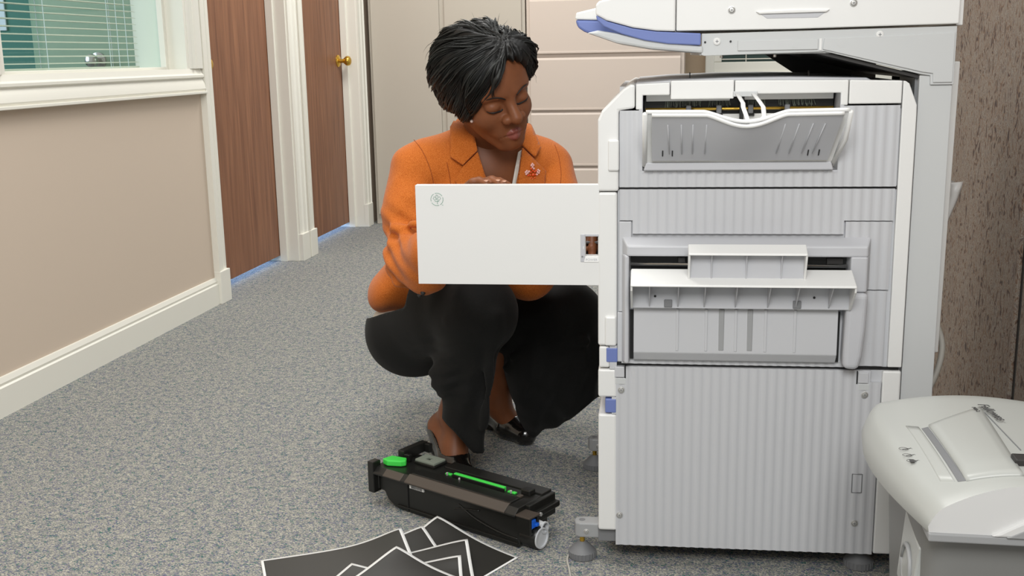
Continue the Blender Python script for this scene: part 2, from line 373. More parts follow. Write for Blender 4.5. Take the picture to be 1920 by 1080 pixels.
# end of hallway: cabinets
CY = 6.138
sc_ = empty('storage_cabinet', (-1.43, CY, 0)); tag(sc_, 'tall grey-beige two-door metal storage cabinet at hallway end', 'cabinet')
B(-.440, .465, .012, .46, 0, 1.9).build('cabinet_body', 'cab_grey', sc_, bevel=.002)
for (a, b) in ((-.422, -.024), (.006, .446)):
    B(a, b, -.006, .012, .058, 1.87).build('cabinet_door', 'cab_grey', sc_, bevel=.003)
lf = empty('lateral_file', (-.523, CY, 0)); tag(lf, 'wide pinkish beige lateral filing cabinet behind the woman', 'cabinet')
B(-.435, .437, .012, .46, 0, 1.9).build('cabinet_body', 'cab_pink', lf, bevel=.002)
for z0, z1 in ((.035, .330), (.343, .642), (.655, .944), (.966, 1.262), (1.275, 1.57), (1.583, 1.88)):
    d = MB().prism([(-.006, z0), (-.006, z1-.012), (.002, z1), (.013, z1), (.013, z0)], 'x', -.415, .417).build('drawer', 'cab_pink', lf, bevel=.0015)
    B(-.415, .417, -.009, .0, z0, z0+.012).build('pull_lip', 'cab_pink', d, bevel=.002)
# far window on the end wall
YB = 6.65
a0 = PY(1322, 130, YB); a1 = PY(1353, 117, YB)
w2 = empty('window_2', (a0[0], YB, a1[2]-.11)); struct(w2, 'cream framed window on the far end wall')
X0, ZB = 0.0, 0.0
gx = a1[0]-a0[0]
for nm, bx in (('window_casing', (0, gx*.55, -.03, .02, -.02, 1.3)), ('window_frame', (gx*.5, gx, -.02, .02, .112, 1.3)), ('window_casing', (0, 1.6, -.03, .02, -.02, .055)), ('window_frame', (gx*.5, 1.6, -.02, .02, .05, .112)), ('window_casing', (1.05, 1.6, -.03, .02, -.02, 1.3))):
    B(*bx).build(nm, 'trim_white', w2, bevel=.006)
B(gx, 1.1, .0, .015, .1, 1.25).build('window_pane', 'dark_teal', w2)
for k in range(6): B(gx, 1.1, -.016, -.006, .125+k*.03, .131+k*.03).build('slat', 'blind_white', w2)
MB().tube([(gx+.14, -.012, .11), (gx+.14, -.012, 1.2)], .003, 6).build('ladder_cord', 'blind_white', w2)

# fabric partition on the right
PXw = .645; yj = PX(1909, 560, PXw)[1]
pt = empty('office_partition', (PXw, 2.0, 0)); tag(pt, 'tall brown patterned fabric cubicle partition behind the copier', 'partition')
B(.0, .05, yj+.02-2, 3.06-2, .0, 1.7).build('fabric_panel', 'partition_fabric', pt, bevel=.006)
B(.0, .05, .3-2, yj-.02-2, .0, 1.7).build('fabric_panel', 'partition_fabric', pt, bevel=.006)
B(.008, .045, yj-.02-2, yj+.02-2, .0, 1.7).build('panel_joint', 'black', pt)

# ================================================================== COPIER
CA = .0419; C0 = np.array([-.145, 1.93, 0]); EX = np.array([math.cos(CA), math.sin(CA), 0]); EYc = np.array([-math.sin(CA), math.cos(CA), 0])
def cw(u, v, w): return C0+EX*u+EYc*v+np.array([0, 0, w])
cp = empty('photocopier', tuple(C0), CA); tag(cp, 'large white and grey office photocopier with its front door swung open', 'photocopier')
def cb(name, u0, u1, v0, v1, w0, w1, m, bev=.0015, parent=None, seg=2):
    return B(u0, u1, v0, v1, w0, w1).build(name, m, parent or cp, bevel=bev, seg=seg)
DEP = .56
# core chassis
ch = MB(); ch.box(.004, .49, .008, DEP, .06, .755); ch.box(.004, .49, .12, DEP, .755, .9); ch.box(.004, .04, .008, .13, .755, .86); ch.box(.39, .49, .008, .13, .755, .86)
ch.build('chassis', 'cop_grey', cp)
def corr(name, rects, v=0.0, amp=.0008, per=.0167, parent=None, off=0.0):
    mb = MB()
    for (u0, u1, w0, w1) in rects:
        n = max(2, int(round((u1-u0)/per*8))); vv = []; ff = []
        for i in range(n+1):
            u = u0+(u1-u0)*i/n
            ph = math.sin(2*math.pi*(u-off)/per)
            d = v - amp*max(-.8, min(.8, 1.6*ph))
            vv += [(u, d, w0), (u, d, w1), (u, v+.008, w1), (u, v+.008, w0)]
        for i in range(n):
            a = 4*i; b = a+4
            for k in range(4): ff.append((a+k, a+(k+1) % 4, b+(k+1) % 4, b+k))
        ff += [(0, 1, 2, 3), (4*n, 4*n+3, 4*n+2, 4*n+1)]
        mb.add(vv, ff)
    return mb.build(name, 'cop_grey', parent or cp, auto=0.9)
lower = corr('lower_side_panel', [(.018, .456, .375, .397), (.002, .475, .043, .375)], 0.0)
corr('upper_side_panel', [(.0075, .047, .7275, .862), (.383, .482, .7275, .866), (.047, .383, .7275, .757)], 0.0)
corr('middle_side_panel', [(.0075, .481, .668, .7235), (.031, .398, .644, .668)], 0.0005)
corr('side_panel_strip', [(.401, .479, .545, .666)], 0.0015)
corr('side_panel_strip', [(.43, .476, .4055, .543), (.012, .43, .4025, .415)], 0.001)
cb('side_panel_strip', .0065, .029, .001, .01, .50, .666, 'cop_grey')
cb('side_panel_strip', .004, .02, .001, .01, .4055, .499, 'cop_grey')
cb('seam_shadow_gap', .0, .505, .006, .012, .3975, .4025, 'black', 0)
cb('seam_shadow_gap', .0, .485, .006, .012, .7225, .728, 'black', 0)
# lower panel trims: lock tabs, screws, small hatch
for (u, w) in ((.0085, .3865), (.4435, .384)):
    cb('lock_tab', u-.009, u+.009, -.003, .006, w-.010, w+.010, 'cop_grey', .001)
    cb('lock_slot', u+.0095 if u < .1 else u-.0115, u+.0115 if u < .1 else u-.0095, -.0012, .004, w-.012, w+.012, 'black', 0)
    cb('tab_recess', u-.008, u+.012, -.0008, .004, w-.024, w-.012, 'cop_metal', .001)
def screw(u, v, w, r, m='steel', parent=None):
    o = MB().lathe([(r*1.5, .001), (r*1.5, -.0008), (r*1.15, -.0012), (r, .0002), (r, -.0012), (r*.8, -.0022), (.0005, -.0024)], (u, v, w), 'y', 18).build('screw', m, parent or cp, auto=0.5)
    c = MB(); c.box(u-r*.5, u+r*.5, v-.0027, v-.002, w-r*.1, w+r*.1); c.box(u-r*.1, u+r*.1, v-.0027, v-.002, w-r*.5, w+r*.5); c.build('screw_cross', 'foot_dark', o)
for (u, w) in ((.0115, .352), (.009, .104), (.4475, .352), (.441, .104)): screw(u, -.001, w, .0042)
h = MB(); hu, hw = .442, .182
h.box(hu-.009, hu+.009, -.0011, .002, hw+.0175, hw+.0185); h.box(hu-.009, hu+.009, -.0011, .002, hw-.0185, hw-.0175); h.box(hu-.0095, hu-.0080, -.0011, .002, hw-.018, hw+.018); h.box(hu+.0080, hu+.0095, -.0011, .002, hw-.018, hw+.018)
h.build('cable_knockout', 'foot_dark', cp)
# front fascias (edge seen from the side): drawers, door pillar, chamfered top corner
def fascia(name, w0, w1, m='cop_white', u0=-.031, bev=.004): return cb(name, u0, .0035, -.001, DEP, w0, w1, m, bev)
fascia('drawer_front', .072, .304)
fascia('drawer_front', .337, .391)
cb('front_pillar', -.031, .0035, -.001, .045, .436, .7185, 'cop_white', .004); cb('front_pillar', -.031, .0035, DEP-.05, DEP, .436, .7185, 'cop_white', .004)
cb('front_sill', -.03, .0035, .045, DEP-.05, .436, .50, 'cop_white', .004)
fascia('drawer_gap', .304, .337, 'cop_grey', -.006, .001); fascia('drawer_gap', .391, .436, 'cop_grey', -.010, .001)
cb('drawer_handle', -.018, .0025, -.002, .25, .307, .334, 'cop_blue', .002)
cb('drawer_handle', -.016, .0045, -.002, .25, .4045, .432, 'cop_blue', .002)
cb('front_recess', -.029, -.010, -.0005, DEP, .394, .434, 'cop_white', .003)
MB().prism([(-.031, .7205), (-.031, .846), (-.024, .862), (.014, .900), (.026, .907), (.034, .907), (.034, .866), (.006, .862), (.006, .7205)], 'y', -.001, DEP).build('corner_cover', 'cop_white', cp, bevel=.004)
cb('corner_nub', -.0125, .0065, -.007, .005, .757, .812, 'cop_white', .003)
cb('corner_nub', -.018, .0020, -.007, .005, .437, .492, 'cop_white', .003)
cb('front_cavity', -.002, .002, .03, DEP-.03, .5, .70, 'cop_dark', 0)
# right white pillar and lower strip
MB().prism([(.4845, .404), (.4845, .866), (.4845, .868), (.4845, .9065), (.488, .9065), (.4945, .902), (.5085, .866), (.5090, .85), (.5085, .404)], 'y', -.001, DEP).build('rear_pillar', 'cop_white', cp, bevel=.003)
cb('rear_strip', .477, .509, .0, DEP, .044, .3965, 'cop_white', .003)
# top bezel around the output tray
tb = MB(); tb.prism([(.0355, .8635), (.0355, .9075), (.094, .9095), (.094, .888), (.047, .888), (.047, .8635)], 'y', -.001, .03)
tb.build('top_bezel', 'cop_white', cp, bevel=.002)
cb('top_bezel', .0955, .2035, -.001, .03, .8805, .9125, 'cop_white', .002)
MB().prism([(.205, .888), (.205, .9115), (.395, .9095), (.395, .867), (.383, .867), (.383, .888)], 'y', -.001, .03).build('top_bezel', 'cop_white', cp, bevel=.002)
MB().prism([(.3965, .869), (.3965, .9095), (.483, .907), (.483, .869)], 'y', -.001, .03).build('top_bezel', 'cop_white', cp, bevel=.002)
MB().prism([(.034, .9085), (.1, .913), (.2, .9155), (.3, .9155), (.43, .912), (.44, .907), (.49, .905), (.49, .889), (.034, .889)], 'y', .03, DEP).build('top_cover', 'cop_grey2', cp, bevel=.003)
for q in (.132, .345): cb('top_peg', q-.001, q+.001, .12, .13, .905, .924, 'cop_dark', 0)
# upper tray recess
rc = MB(); rc.box(.047, .383, .118, .124, .757, .9); rc.box(.041, .0475, .0, .12, .757, .888); rc.box(.3825, .389, .0, .12, .757, .888); rc.box(.047, .383, .0, .12, .752, .757)
rc.build('tray_recess', 'cop_grey2', cp)
cb('recess_slot', .05, .38, .058, .064, .852, .879, 'black', 0)
cb('recess_lower_wall', .05, .38, .05, .056, .757, .852, 'cop_white', .001)
cb('exit_comb', .053, .2, .045, .06, .8755, .888, 'cop_white', .001); cb('exit_comb', .225, .378, .045, .06, .8765, .888, 'cop_white', .001)
MB().tube([(.052, .045, .8615), (.378, .045, .8615)], .0026, 10).build('exit_rod', 'brass', cp, smooth=True)
for u in (.128, .181, .236, .299):
    cb('exit_roller', u-.0045, u+.0045, .036, .05, .853, .868, 'foot_dark', .002); cb('roller_notch', u-.007, u+.007, .044, .049, .848, .854, 'black', 0)
br = MB()
for u in list(np.arange(.088, .152, .0016))+list(np.arange(.165, .2, .0018))+list(np.arange(.232, .262, .0016))+list(np.arange(.285, .345, .0017)):
    a = random.uniform(-.003, .003); br.tube([(u, .05, .877), (u+a, .043, .864+random.uniform(0, .004))], .0004, 3, cap=False)
o = br.build('antistatic_brush', 'foam', cp); o['kind'] = 'stuff'
# white wire-like loop flap
cb('flap_hinge', .202, .243, -.006, .02, .884, .893, 'cop_metal', .001)
fl_ = MB()
for pts in ([(.209, -.004, .889), (.217, -.03, .874), (.216, -.05, .868), (.222, -.075, .848), (.228, -.085, .842)], [(.236, -.004, .889), (.244, -.03, .877), (.249, -.05, .868), (.249, -.07, .853), (.240, -.082, .845), (.228, -.085, .842)]):
    fl_.tube(pts, .0042, 8, flat=.3)
fl_.build('paper_flap', 'cop_white', cp, smooth=True)
cb('flap_slot', .217, .224, .04, .045, .84, .885, 'black', 0)
# flip-down output tray: outer pocket and curved inner door, leaning out at the top
def tray_mesh(u0b, u1b, u0t, u1t, vb, vt, wb, wt, thick, dip, name, m, parent, nseg=40, bow=0.0):
    vv = []; ff = []; rows = 8
    for j in range(rows+1):
        t = j/rows
        for i in range(nseg+1):
            s = i/nseg; ub = u0b+(u1b-u0b)*s; ut = u0t+(u1t-u0t)*s
            c = (s-.5)/.5
            # scooped finger notch in the middle of the top edge
            dd = dip*max(0.0, math.cos(min(1.0, abs(c)/.42)*math.pi/2))**1.3
            dd -= dip*.10*abs(c)
            wtt = wt-dd; u = ub+(ut-ub)*t; v = vb+(vt-vb)*t; w_ = wb+(wtt-wb)*t
            bb = bow*math.sin(math.pi*t)*(1-c*c)
            vv.append((u, v-bb, w_)); 
    N = len(vv); nrm = np.array([0, -(wt-wb), (vt-vb)]); nrm /= np.linalg.norm(nrm)
    vv += [(p[0], p[1]-nrm[1]*thick, p[2]-nrm[2]*thick) for p in vv]
    W_ = nseg+1
    for j in range(rows):
        for i in range(nseg):
            a = j*W_+i; ff.append((a, a+1, a+W_+1, a+W_)); a += N; ff.append((a, a+W_, a+W_+1, a+1))
    for i in range(nseg):
        ff.append((i, N+i, N+i+1, i+1)); a = rows*W_+i; ff.append((a, a+1, N+a+1, N+a))
    for j in range(rows):
        a = j*W_; ff.append((a, a+W_, N+a+W_, N+a)); a += nseg; ff.append((a, N+a, N+a+W_, a+W_))
    return MB().add(vv, ff).build(name, m, parent, auto=0.7)
pocket = tray_mesh(.0535, .370, .0535, .384, -.006, -.085, .768, .8595, .005, .016, 'output_tray', 'cop_white', cp)
inner = tray_mesh(.064, .362, .0635, .3735, -.020, -.099, .776, .8555, .004, .018, 'tray_door', 'cop_grey2', pocket, bow=.004)
lip = MB()
for k in range(24):
    pass
def tray_rim(u0, u1, v, wt, dip, r, n=48):
    pts = []
    for i in range(n+1):
        s = i/n; c = (s-.5)/.5
        dd = dip*max(0.0, math.cos(min(1.0, abs(c)/.42)*math.pi/2))**1.3 - dip*.10*abs(c)
        pts.append((u0+(u1-u0)*s, v, wt-dd))
    return pts
MB().tube(tray_rim(.0635, .3735, -.099, .857, .018, .003), .0033, 8).build('door_rim', 'cop_white', inner, smooth=True)
MB().tube(tray_rim(.0535, .384, -.085, .862, .016, .003), .0036, 8).build('tray_rim', 'cop_white', pocket, smooth=True)
for (ub, ut) in ((.052, .052), (.372, .386)):
    MB().tube([(ub, -.003, .766), (ut, -.045, .813), (ut, -.088, .861)], .0042, 8).build('tray_side_rail', 'cop_white', pocket, smooth=True)
MB().prism([(.050, .758), (.374, .758), (.370, .772), (.054, .772)], 'y', -.012, .0).build('tray_bottom_rail', 'cop_grey2', pocket, bevel=.002)
for s in (.10, .17, .23, .30, .70, .77, .84, .90):
    u = .064+.30*s; MB().tube([(u, -.0375, .789), (u+(s-.3)*.02, -.0865, .842)], .0011, 6).build('door_rib', 'cop_grey2', inner, smooth=True)
for s in (.055, .11, .87, .93):
    u = .066+.30*s; MB().tube([(u, -.0305, .785), (u, -.040, .795)], .0011, 6).build('vent_slit', 'black', inner)

# lower duplex / exit unit
bz = empty('exit_unit_tmp')
bpy.data.objects.remove(bz)
def frustum(name, u0, u1, w0, w1, v0, v1, ins, m, parent=None, bev=.003):
    """box face tapering towards the viewer: full size at v0, inset at v1"""
    l, r, b_, t = ins
    vv = [(u0, v0, w0), (u1, v0, w0), (u1, v0, w1), (u0, v0, w1), (u0+l, v1, w0+b_), (u1-r, v1, w0+b_), (u1-r, v1, w1-t), (u0+l, v1, w1-t)]
    ff = [(0, 1, 2, 3), (7, 6, 5, 4), (0, 4, 5, 1), (1, 5, 6, 2), (2, 6, 7, 3), (3, 7, 4, 0)]
    return MB().add(vv, ff).build(name, m, parent or cp, bevel=bev)
unit = frustum('exit_unit_hood', .012, .446, .606, .639, .004, -.028, (.010, .010, .002, .012), 'cop_grey2')
frustum('exit_unit_leg', .404, .446, .546, .609, .004, -.028, (.004, .010, .0, .0), 'cop_grey2', unit, .003)
MB().prism([(.403, .545), (.401, .43), (.402, .408), (.428, .406), (.434, .43), (.438, .48), (.440, .545)], 'y', -.034, .004).build('exit_unit_leg', 'cop_grey2', unit, bevel=.009, seg=4)
frustum('exit_unit_leg', .012, .0275, .406, .609, .004, -.026, (.006, .002, .004, .0), 'cop_grey2', unit, .003)
cb('exit_unit_back', .026, .41, .0, .006, .41, .61, 'cop_grey', .001, unit)
cb('exit_slot', .028, .404, -.003, .002, .578, .606, 'black', 0, unit)
MB().tube([(.028, -.016, .5925), (.404, -.016, .5905)], .0032, 10).build('exit_rod', 'chrome', unit, smooth=True)
cb('slot_fitting', .112, .125, -.012, .0, .588, .604, 'cop_dark', .001, unit); cb('slot_fitting', .37, .398, -.010, .0, .586, .603, 'cop_dark', .001, unit)
# ribbed access panel below
MB().prism([(-.020, .515), (-.021, .430), (-.009, .413), (.002, .413), (.002, .515)], 'x', .034, .392).build('access_panel', 'cop_grey', unit, bevel=.0015)
for u, wd in ((.112, .005), (.163, .005), (.215, .005), (.267, .005), (.318, .005)):
    cb('panel_groove', u-.0026, u+.0026, -.0222, -.018, .434, .512, 'cop_grey', .001, unit)
for u in (.190, .240): cb('panel_channel', u-.005, u+.005, -.0215, -.018, .435, .512, 'foot_grey', .0015, unit)
for u in (.0305, .395): cb('panel_gap', u-.003, u+.003, -.004, .001, .413, .505, 'black', 0, unit)
# exit trays (tilted up so their ribbed undersides show)
def rib_tray(name, u0, u1, wtop, wbot, vback, vfront, ribs, parent, drop=.010):
    t = MB()
    # top lip
    t.prism([(vback, wtop+.002), (vfront, wtop-drop), (vfront-.001, wtop-drop-.004), (vback, wtop-.003)], 'x', u0, u1)
    root = t.build(name, 'cop_white', parent, bevel=.003)
    MB().prism([(vback, wtop), (vback, wbot), (vback-.004, wbot), (vback-.004, wtop)], 'x', u0+.002, u1-.002).build('tray_back', 'cop_grey2', root, bevel=.001)
    for i, u in enumerate([u0+.0015]+ribs+[u1-.0015]):
        e = i in (0, len(ribs)+1); th = .0018 if e else .0009
        MB().prism([(vback, wtop-.001), (vfront+.001, wtop-drop-.002), (vfront+(.012 if not e else .003), wtop-drop-.012), (vback-.006, wbot+(.0 if e else .004)), (vback, wbot)], 'x', u-th, u+th).build('tray_rib', 'cop_grey2' if not e else 'cop_white', root, bevel=.0006)
    return root
lt = rib_tray('lower_exit_tray', .0295, .4095, .585, .516, -.032, -.086, [.062, .112, .158, .212, .268, .316, .372], unit, .016)
rib_tray('upper_exit_tray', .128, .327, .634, .572, -.058, -.084, [.168, .227, .286], unit, .010)
for u in (.095, .318):
    cb('tray_clip', u-.007, u+.007, -.040, -.034, .519, .532, 'foot_dark', .001, lt)
for u in (.072, .347): MB().lathe([(.0022, 0), (.0022, -.001), (.0005, -.001)], (u, -.0362, .538), 'y', 12).build('tray_hole', 'black', lt)

# opened front door
def holed(u0, u1, w0, w1, a0, a1, b0, b1, v0, v1):
    vv = []
    for v in (v0, v1):
        vv += [(u0, v, w0), (u1, v, w0), (u1, v, w1), (u0, v, w1), (a0, v, b0), (a1, v, b0), (a1, v, b1), (a0, v, b1)]
    ff = []
    for k in range(4):
        j = (k+1) % 4; ff += [(k, j, 4+j, 4+k), (8+j, 8+k, 12+k, 12+j), (j, k, 8+k, 8+j), (4+k, 4+j, 12+j, 12+k)]
    return MB().add(vv, ff)
dr = holed(-.3635, -.0285, .549, .7325, -.0535, -.0305, .603, .639, .0, .018).build('front_door', 'cop_white', cp, bevel=.002, seg=3)
cb('toner_holder', -.075, -.004, .075, .2, .57, .632, 'cop_dark', .003); cb('toner_holder_ledge', -.075, -.004, .06, .08, .615, .619, 'foot_dark', .001)
cb('switch_frame', -.0625, -.054, -.0012, .01, .592, .643, 'cop_grey2', .001, dr)
cb('switch_frame', -.054, -.0295, -.0012, .01, .639, .643, 'cop_grey2', .0005, dr)
MB().prism([(-.056, .592), (-.0295, .592), (-.0305, .6025), (-.0535, .6025)], 'y', -.0016, .001).build('switch_ledge', 'paper_white', dr, bevel=.0004)
Rm = Matrix.Rotation(math.pi/2, 4, 'X')
text_obj('power_lettering', 'POWER', .0062, 'cop_grey2', dr, Matrix.Translation((-.0425, -.0019, .5965)) @ Rm)
MB().lathe([(.0022, 0), (.0022, -.0006), (.0018, -.0006), (.0018, 0)], (-.059, -.0012, .602), 'y', 20).build('power_symbol', 'cop_metal', dr)
cb('switch_mark', -.0575, -.0565, -.002, -.001, .616, .621, 'paper_white', .0003, dr)
# leaf emblem printed on the door
le = MB(); lc = (-.3235, -.0004, .7065); R0 = .0113
for k in range(4):
    a0_ = k*math.pi/2+.55; le.tube([(lc[0]+R0*math.cos(a0_+t*1.35/10), lc[1], lc[2]+R0*math.sin(a0_+t*1.35/10)) for t in range(11)], .00045, 5)
half = [(0, .0086), (.0008, .0068), (.0019, .0072), (.0014, .0034), (.0020, .0030), (.0035, .0046), (.0052, .0048), (.0051, .0030), (.0064, .0018), (.0044, -.0006), (.0029, -.0029), (.0032, -.0040), (.0010, -.0034), (0, -.0034)]
out = half+[(-x, y) for x, y in half[::-1]]
le.tube([(lc[0]+x*1.12, lc[1], lc[2]+y) for x, y in out], .00035, 5)
le.tube([(lc[0]+.0004, lc[1], lc[2]-.0034), (lc[0]+.0008, lc[1], lc[2]-.0085)], .00045, 5)
le.tube([(lc[0]-.0014+.0013*math.cos(t*.7), lc[1], lc[2]+.0006+.0013*math.sin(t*.7)) for t in range(10)], .0004, 5)
le.tube([(lc[0]+.0002, lc[1], lc[2]+.002), (lc[0]+.0022, lc[1], lc[2]+.001), (lc[0]+.0018, lc[1], lc[2]-.003)], .0004, 5)
le.tube([(lc[0]+.009, lc[1], lc[2]-.0103), (lc[0]+.0115, lc[1], lc[2]-.0103)], .0004, 5)
le.build('leaf_emblem', 'green_print', dr)
# levelling feet
for (u, v) in ((-.064, .033), (-.064, .50), (.46, .04), (.46, .5)):
    if u > 0: arm = cb('foot_arm', u-.03, u+.04, v-.02, v+.03, .045, .075, 'foot_grey', .004)
    else:
        arm = MB().prism([(-.0765+0*u, v-.012), (-.0795, v), (-.076, v+.013), (-.06, v+.017), (.02, v+.017), (.02, v-.017), (-.068, v-.017)], 'z', .047, .077).build('foot_arm', 'foot_grey', cp, bevel=.003)
        cb('arm_block', -.032, .006, v-.019, v+.02, .043, .0715, 'foot_dark', .001, arm)
        MB().lathe([(.006, .0772), (.006, .0776), (.0005, .0776)], (-.064, v, 0), 'z', 16).build('arm_hole', 'foot_dark', arm)
        screw(-.055, v-.0172, .060, .0036, parent=arm)
    MB().lathe([(.005, .03), (.005, .05)], (u, v, 0), 'z', 14).build('foot_stem', 'brass', arm, auto=0.6)
    prf = MB().lathe([(.026, .001), (.0265, .014), (.024, .016), (.014, .027), (.008, .032), (.007, .033)], (u, v, 0), 'z', 28); pd = prf.build('foot_pad', 'foot_dark', arm, auto=0.5)
    kn = MB()
    for k in range(24):
        t = 2*math.pi*k/24; kn.tube([(u+.0262*math.cos(t), v+.0262*math.sin(t), .002), (u+.0265*math.cos(t), v+.0265*math.sin(t), .014)], .0013, 5)
    kn.build('foot_knurl', 'foot_dark', pd)
cb('base_frame', .0, .49, .03, DEP-.03, .035, .062, 'cop_dark', .002)

# scanner stand: column, gusset, arm
SV = -.006
gs = MB().prism([(.147, .991), (.147, .955), (.152, .9535), (.347, .957), (.354, .9575), (.512, .917), (.5285, .9145), (.5295, .899), (.567, .899), (.567, .995)], 'y', .004, .01).build('scanner_bracket', 'cop_metal', cp, bevel=.001)
cb('bracket_plate', .208, .342, .001, .005, .961, .9785, 'cop_metal', .001, gs)
MB().prism([(.350, .961), (.352, .9795), (.48, .982), (.564, .985), (.564, .903), (.533, .903), (.532, .918), (.515, .9205)], 'y', .001, .005).build('bracket_plate', 'cop_metal', gs, bevel=.001)
cb('bracket_seam', .3435, .3485, .0022, .006, .959, .979, 'cop_white', .001, gs)
for (u, w) in ((.173, .9775), (.4425, .9835)):
    MB().lathe([(.0063, .004), (.0063, -.001), (.0045, -.002), (.0005, -.002)], (u, .003, w), 'y', 20).build('bracket_screw', 'cop_white', gs, auto=.5)
    c = MB(); c.box(u-.0026, u+.0026, .0004, .001, w-.0005, w+.0005); c.box(u-.0005, u+.0005, .0004, .001, w-.0026, w+.0026); c.build('screw_cross', 'foot_dark', gs)
for (u, w) in ((.153, .9765), (.196, .977)): MB().lathe([(.0018, .003), (.0018, .0025), (.0003, .0025)], (u, 0, w), 'y', 12).build('bracket_hole', 'black', gs)
for u in (.302, .380):
    MB().lathe([(.0075, .0008), (.0075, .0003), (.0003, .0003)], (u, 0.0004, .9715), 'y', 20).build('bracket_dimple', 'cop_metal', gs)
for u in (.182, .272): MB().lathe([(.003, .9535), (.003, .9495), (.0003, .949)], (u, .012, 0), 'z', 12).build('bolt', 'chrome', gs, auto=.6)
# underside of bracket: shelf; brace and far gusset coloured dark for the shade there
cb('scanner_shelf', .145, .567, .01, .5, .9545, .960, 'cop_metal', .0, gs)
MB().prism([(.33, .957), (.352, .957), (.515, .915), (.515, .909)], 'y', .012, .50).build('slanted_brace', 'cop_dark', gs)
MB().prism([(.30, .955), (.535, .955), (.535, .87), (.43, .87)], 'y', .50, .506).build('far_gusset', 'cop_dark', gs)
MB().prism([(.5115, .04), (.512, .915), (.530, .915), (.530, .899), (.5665, .899), (.5665, .04)], 'y', .008, .16).build('stand_column', 'cop_metal', cp, bevel=.0015)
cb('column_edge', .5075, .512, .02, .03, .05, .917, 'foot_dark', 0)
cb('cable_cover', .509, .516, -.001, .012, .05, .315, 'cop_grey', .001)
MB().prism([(.5672, .405), (.5672, .936), (.601, .936), (.596, .405)], 'y', .10, .13).build('rear_cover', 'cop_white', cp, bevel=.002)
# scanner
MB().prism([(.1035, .996), (.1035, 1.10), (.568, 1.10), (.5675, .9985), (.3, .9955)], 'y', -.004, .50).build('scanner_body', 'cop_white', cp, bevel=.002)
cb('scanner_rear_edge', .5685, .580, .02, .5, .996, 1.10, 'cop_white', .002)
MB().prism([(.242, 1.022), (.352, 1.022), (.339, 1.013), (.255, 1.013)], 'y', -.0046, .0).build('scanner_grip', 'cop_grey2', cp, bevel=.0012)
MB().prism([(.236, 1.0255), (.30, 1.0275), (.358, 1.0265), (.352, 1.022), (.242, 1.021)], 'y', -.0085, .0).build('scanner_grip_lip', 'cop_white', cp, bevel=.0015)
for (u, w) in ((.196, 1.029), (.396, 1.036)): screw(u, -.0045, w, .0042)
# operator panel: white shell over a blue edge, nose towards the user
near = [(-.034, 1.043), (-.034, 1.026), (-.015, 1.016), (.03, 1.003), (.07, .997), (.102, .9955), (.102, 1.10), (.09, 1.10), (.0, 1.055), (-.028, 1.049)]
MB().prism(near, 'y', -.006, .06).build('operator_panel', 'cop_white', cp, bevel=.003)
MB().prism([(-.0335, 1.0255), (-.032, 1.017), (-.02, 1.006), (.01, .993), (.05, .9815), (.09, .975), (.1455, .9715), (.1455, .9915), (.102, .994), (.07, .996), (.03, 1.002), (-.015, 1.015)], 'y', -.005, .06).build('panel_blue_edge', 'cop_blue', cp, bevel=.002)
MB().prism([(-.075, 1.034), (-.077, 1.022), (-.03, 1.02), (.1, .996), (.1, 1.06), (.0, 1.05)], 'y', .10, .46).build('operator_panel', 'cop_white', cp, bevel=.003)
MB().prism([(-.0765, 1.0215), (-.072, 1.008), (-.06, 1.000), (-.02, .985), (.04, .972), (.12, .966), (.12, .985), (.04, .99), (-.03, 1.0195)], 'y', .10, .46).build('panel_blue_edge', 'cop_blue', cp, bevel=.004)
MB().prism([(-.05, .996), (.0, .978), (.06, .967), (.15, .958), (.15, .97), (.06, .985), (-.03, 1.0)], 'y', .0, .46).build('panel_underside', 'cop_metal', cp, bevel=.004)

# cable and bag behind the copier
cpts = [cw(*p) for p in ((.572, .22, .47), (.60, .21, .46), (.622, .20, .42), (.626, .19, .38), (.612, .18, .33), (.585, .17, .28), (.57, .165, .24), (.56, .17, .10), (.57, .18, .008))]
def smooth_pts(pts, n=8):
    pts = [np.array(p, float) for p in pts]; out = []
    for i in range(len(pts)-1):
        p0, p1, p2, p3 = pts[max(i-1, 0)], pts[i], pts[i+1], pts[min(i+2, len(pts)-1)]
        for k in range(n):
            t = k/n; out.append(.5*((2*p1)+(-p0+p2)*t+(2*p0-5*p1+4*p2-p3)*t*t+(-p0+3*p1-3*p2+p3)*t**3))
    out.append(pts[-1]); return out
tag(MB().tube(smooth_pts(cpts), .0058, 10).build('power_cable', 'cord_grey', smooth=True), 'thick light grey cable looping out behind the copier', 'cable')
bagp = MB(); vv = []; ff = []
for j in range(13):
    t = j/12; w_ = .49+.215*t; u = .598+.044*t+.003*math.sin(t*9); hw = .004+.012*t
    for k in range(8):
        th = k/8*2*math.pi; r1 = hw*(1+.25*math.sin(3*th+5*t)); vv.append((u+r1*math.cos(th)*1.0, .27+.05*math.sin(th)*(1+.1*math.sin(7*t)), w_+.006*math.sin(2*th+t*4)))
for j in range(12):
    for k in range(8): ff.append((j*8+k, j*8+(k+1) % 8, (j+1)*8+(k+1) % 8, (j+1)*8+k))
ff += [tuple(range(8))[::-1], tuple(range(96, 104))]
bg_ = MB().add(vv, ff).build('plastic_bag', 'bag_white', smooth=True); bg_.location = tuple(C0); bg_.rotation_euler = (0, 0, CA)
tag(bg_, 'crumpled white plastic bag hanging behind the copier', 'bag')
wire = smooth_pts([PZ(1106, 1020, .02)+np.array([0, .03, -.018]), PZ(1078, 1030, .003), PZ(1064, 1046, .003), PZ(1068, 1070, .003), PZ(1074, 1110, .003)], 6)
tag(MB().tube(wire, .0022, 6).build('thin_wire', 'cord_grey', smooth=True), 'thin grey wire on the carpet by the front foot', 'wire')

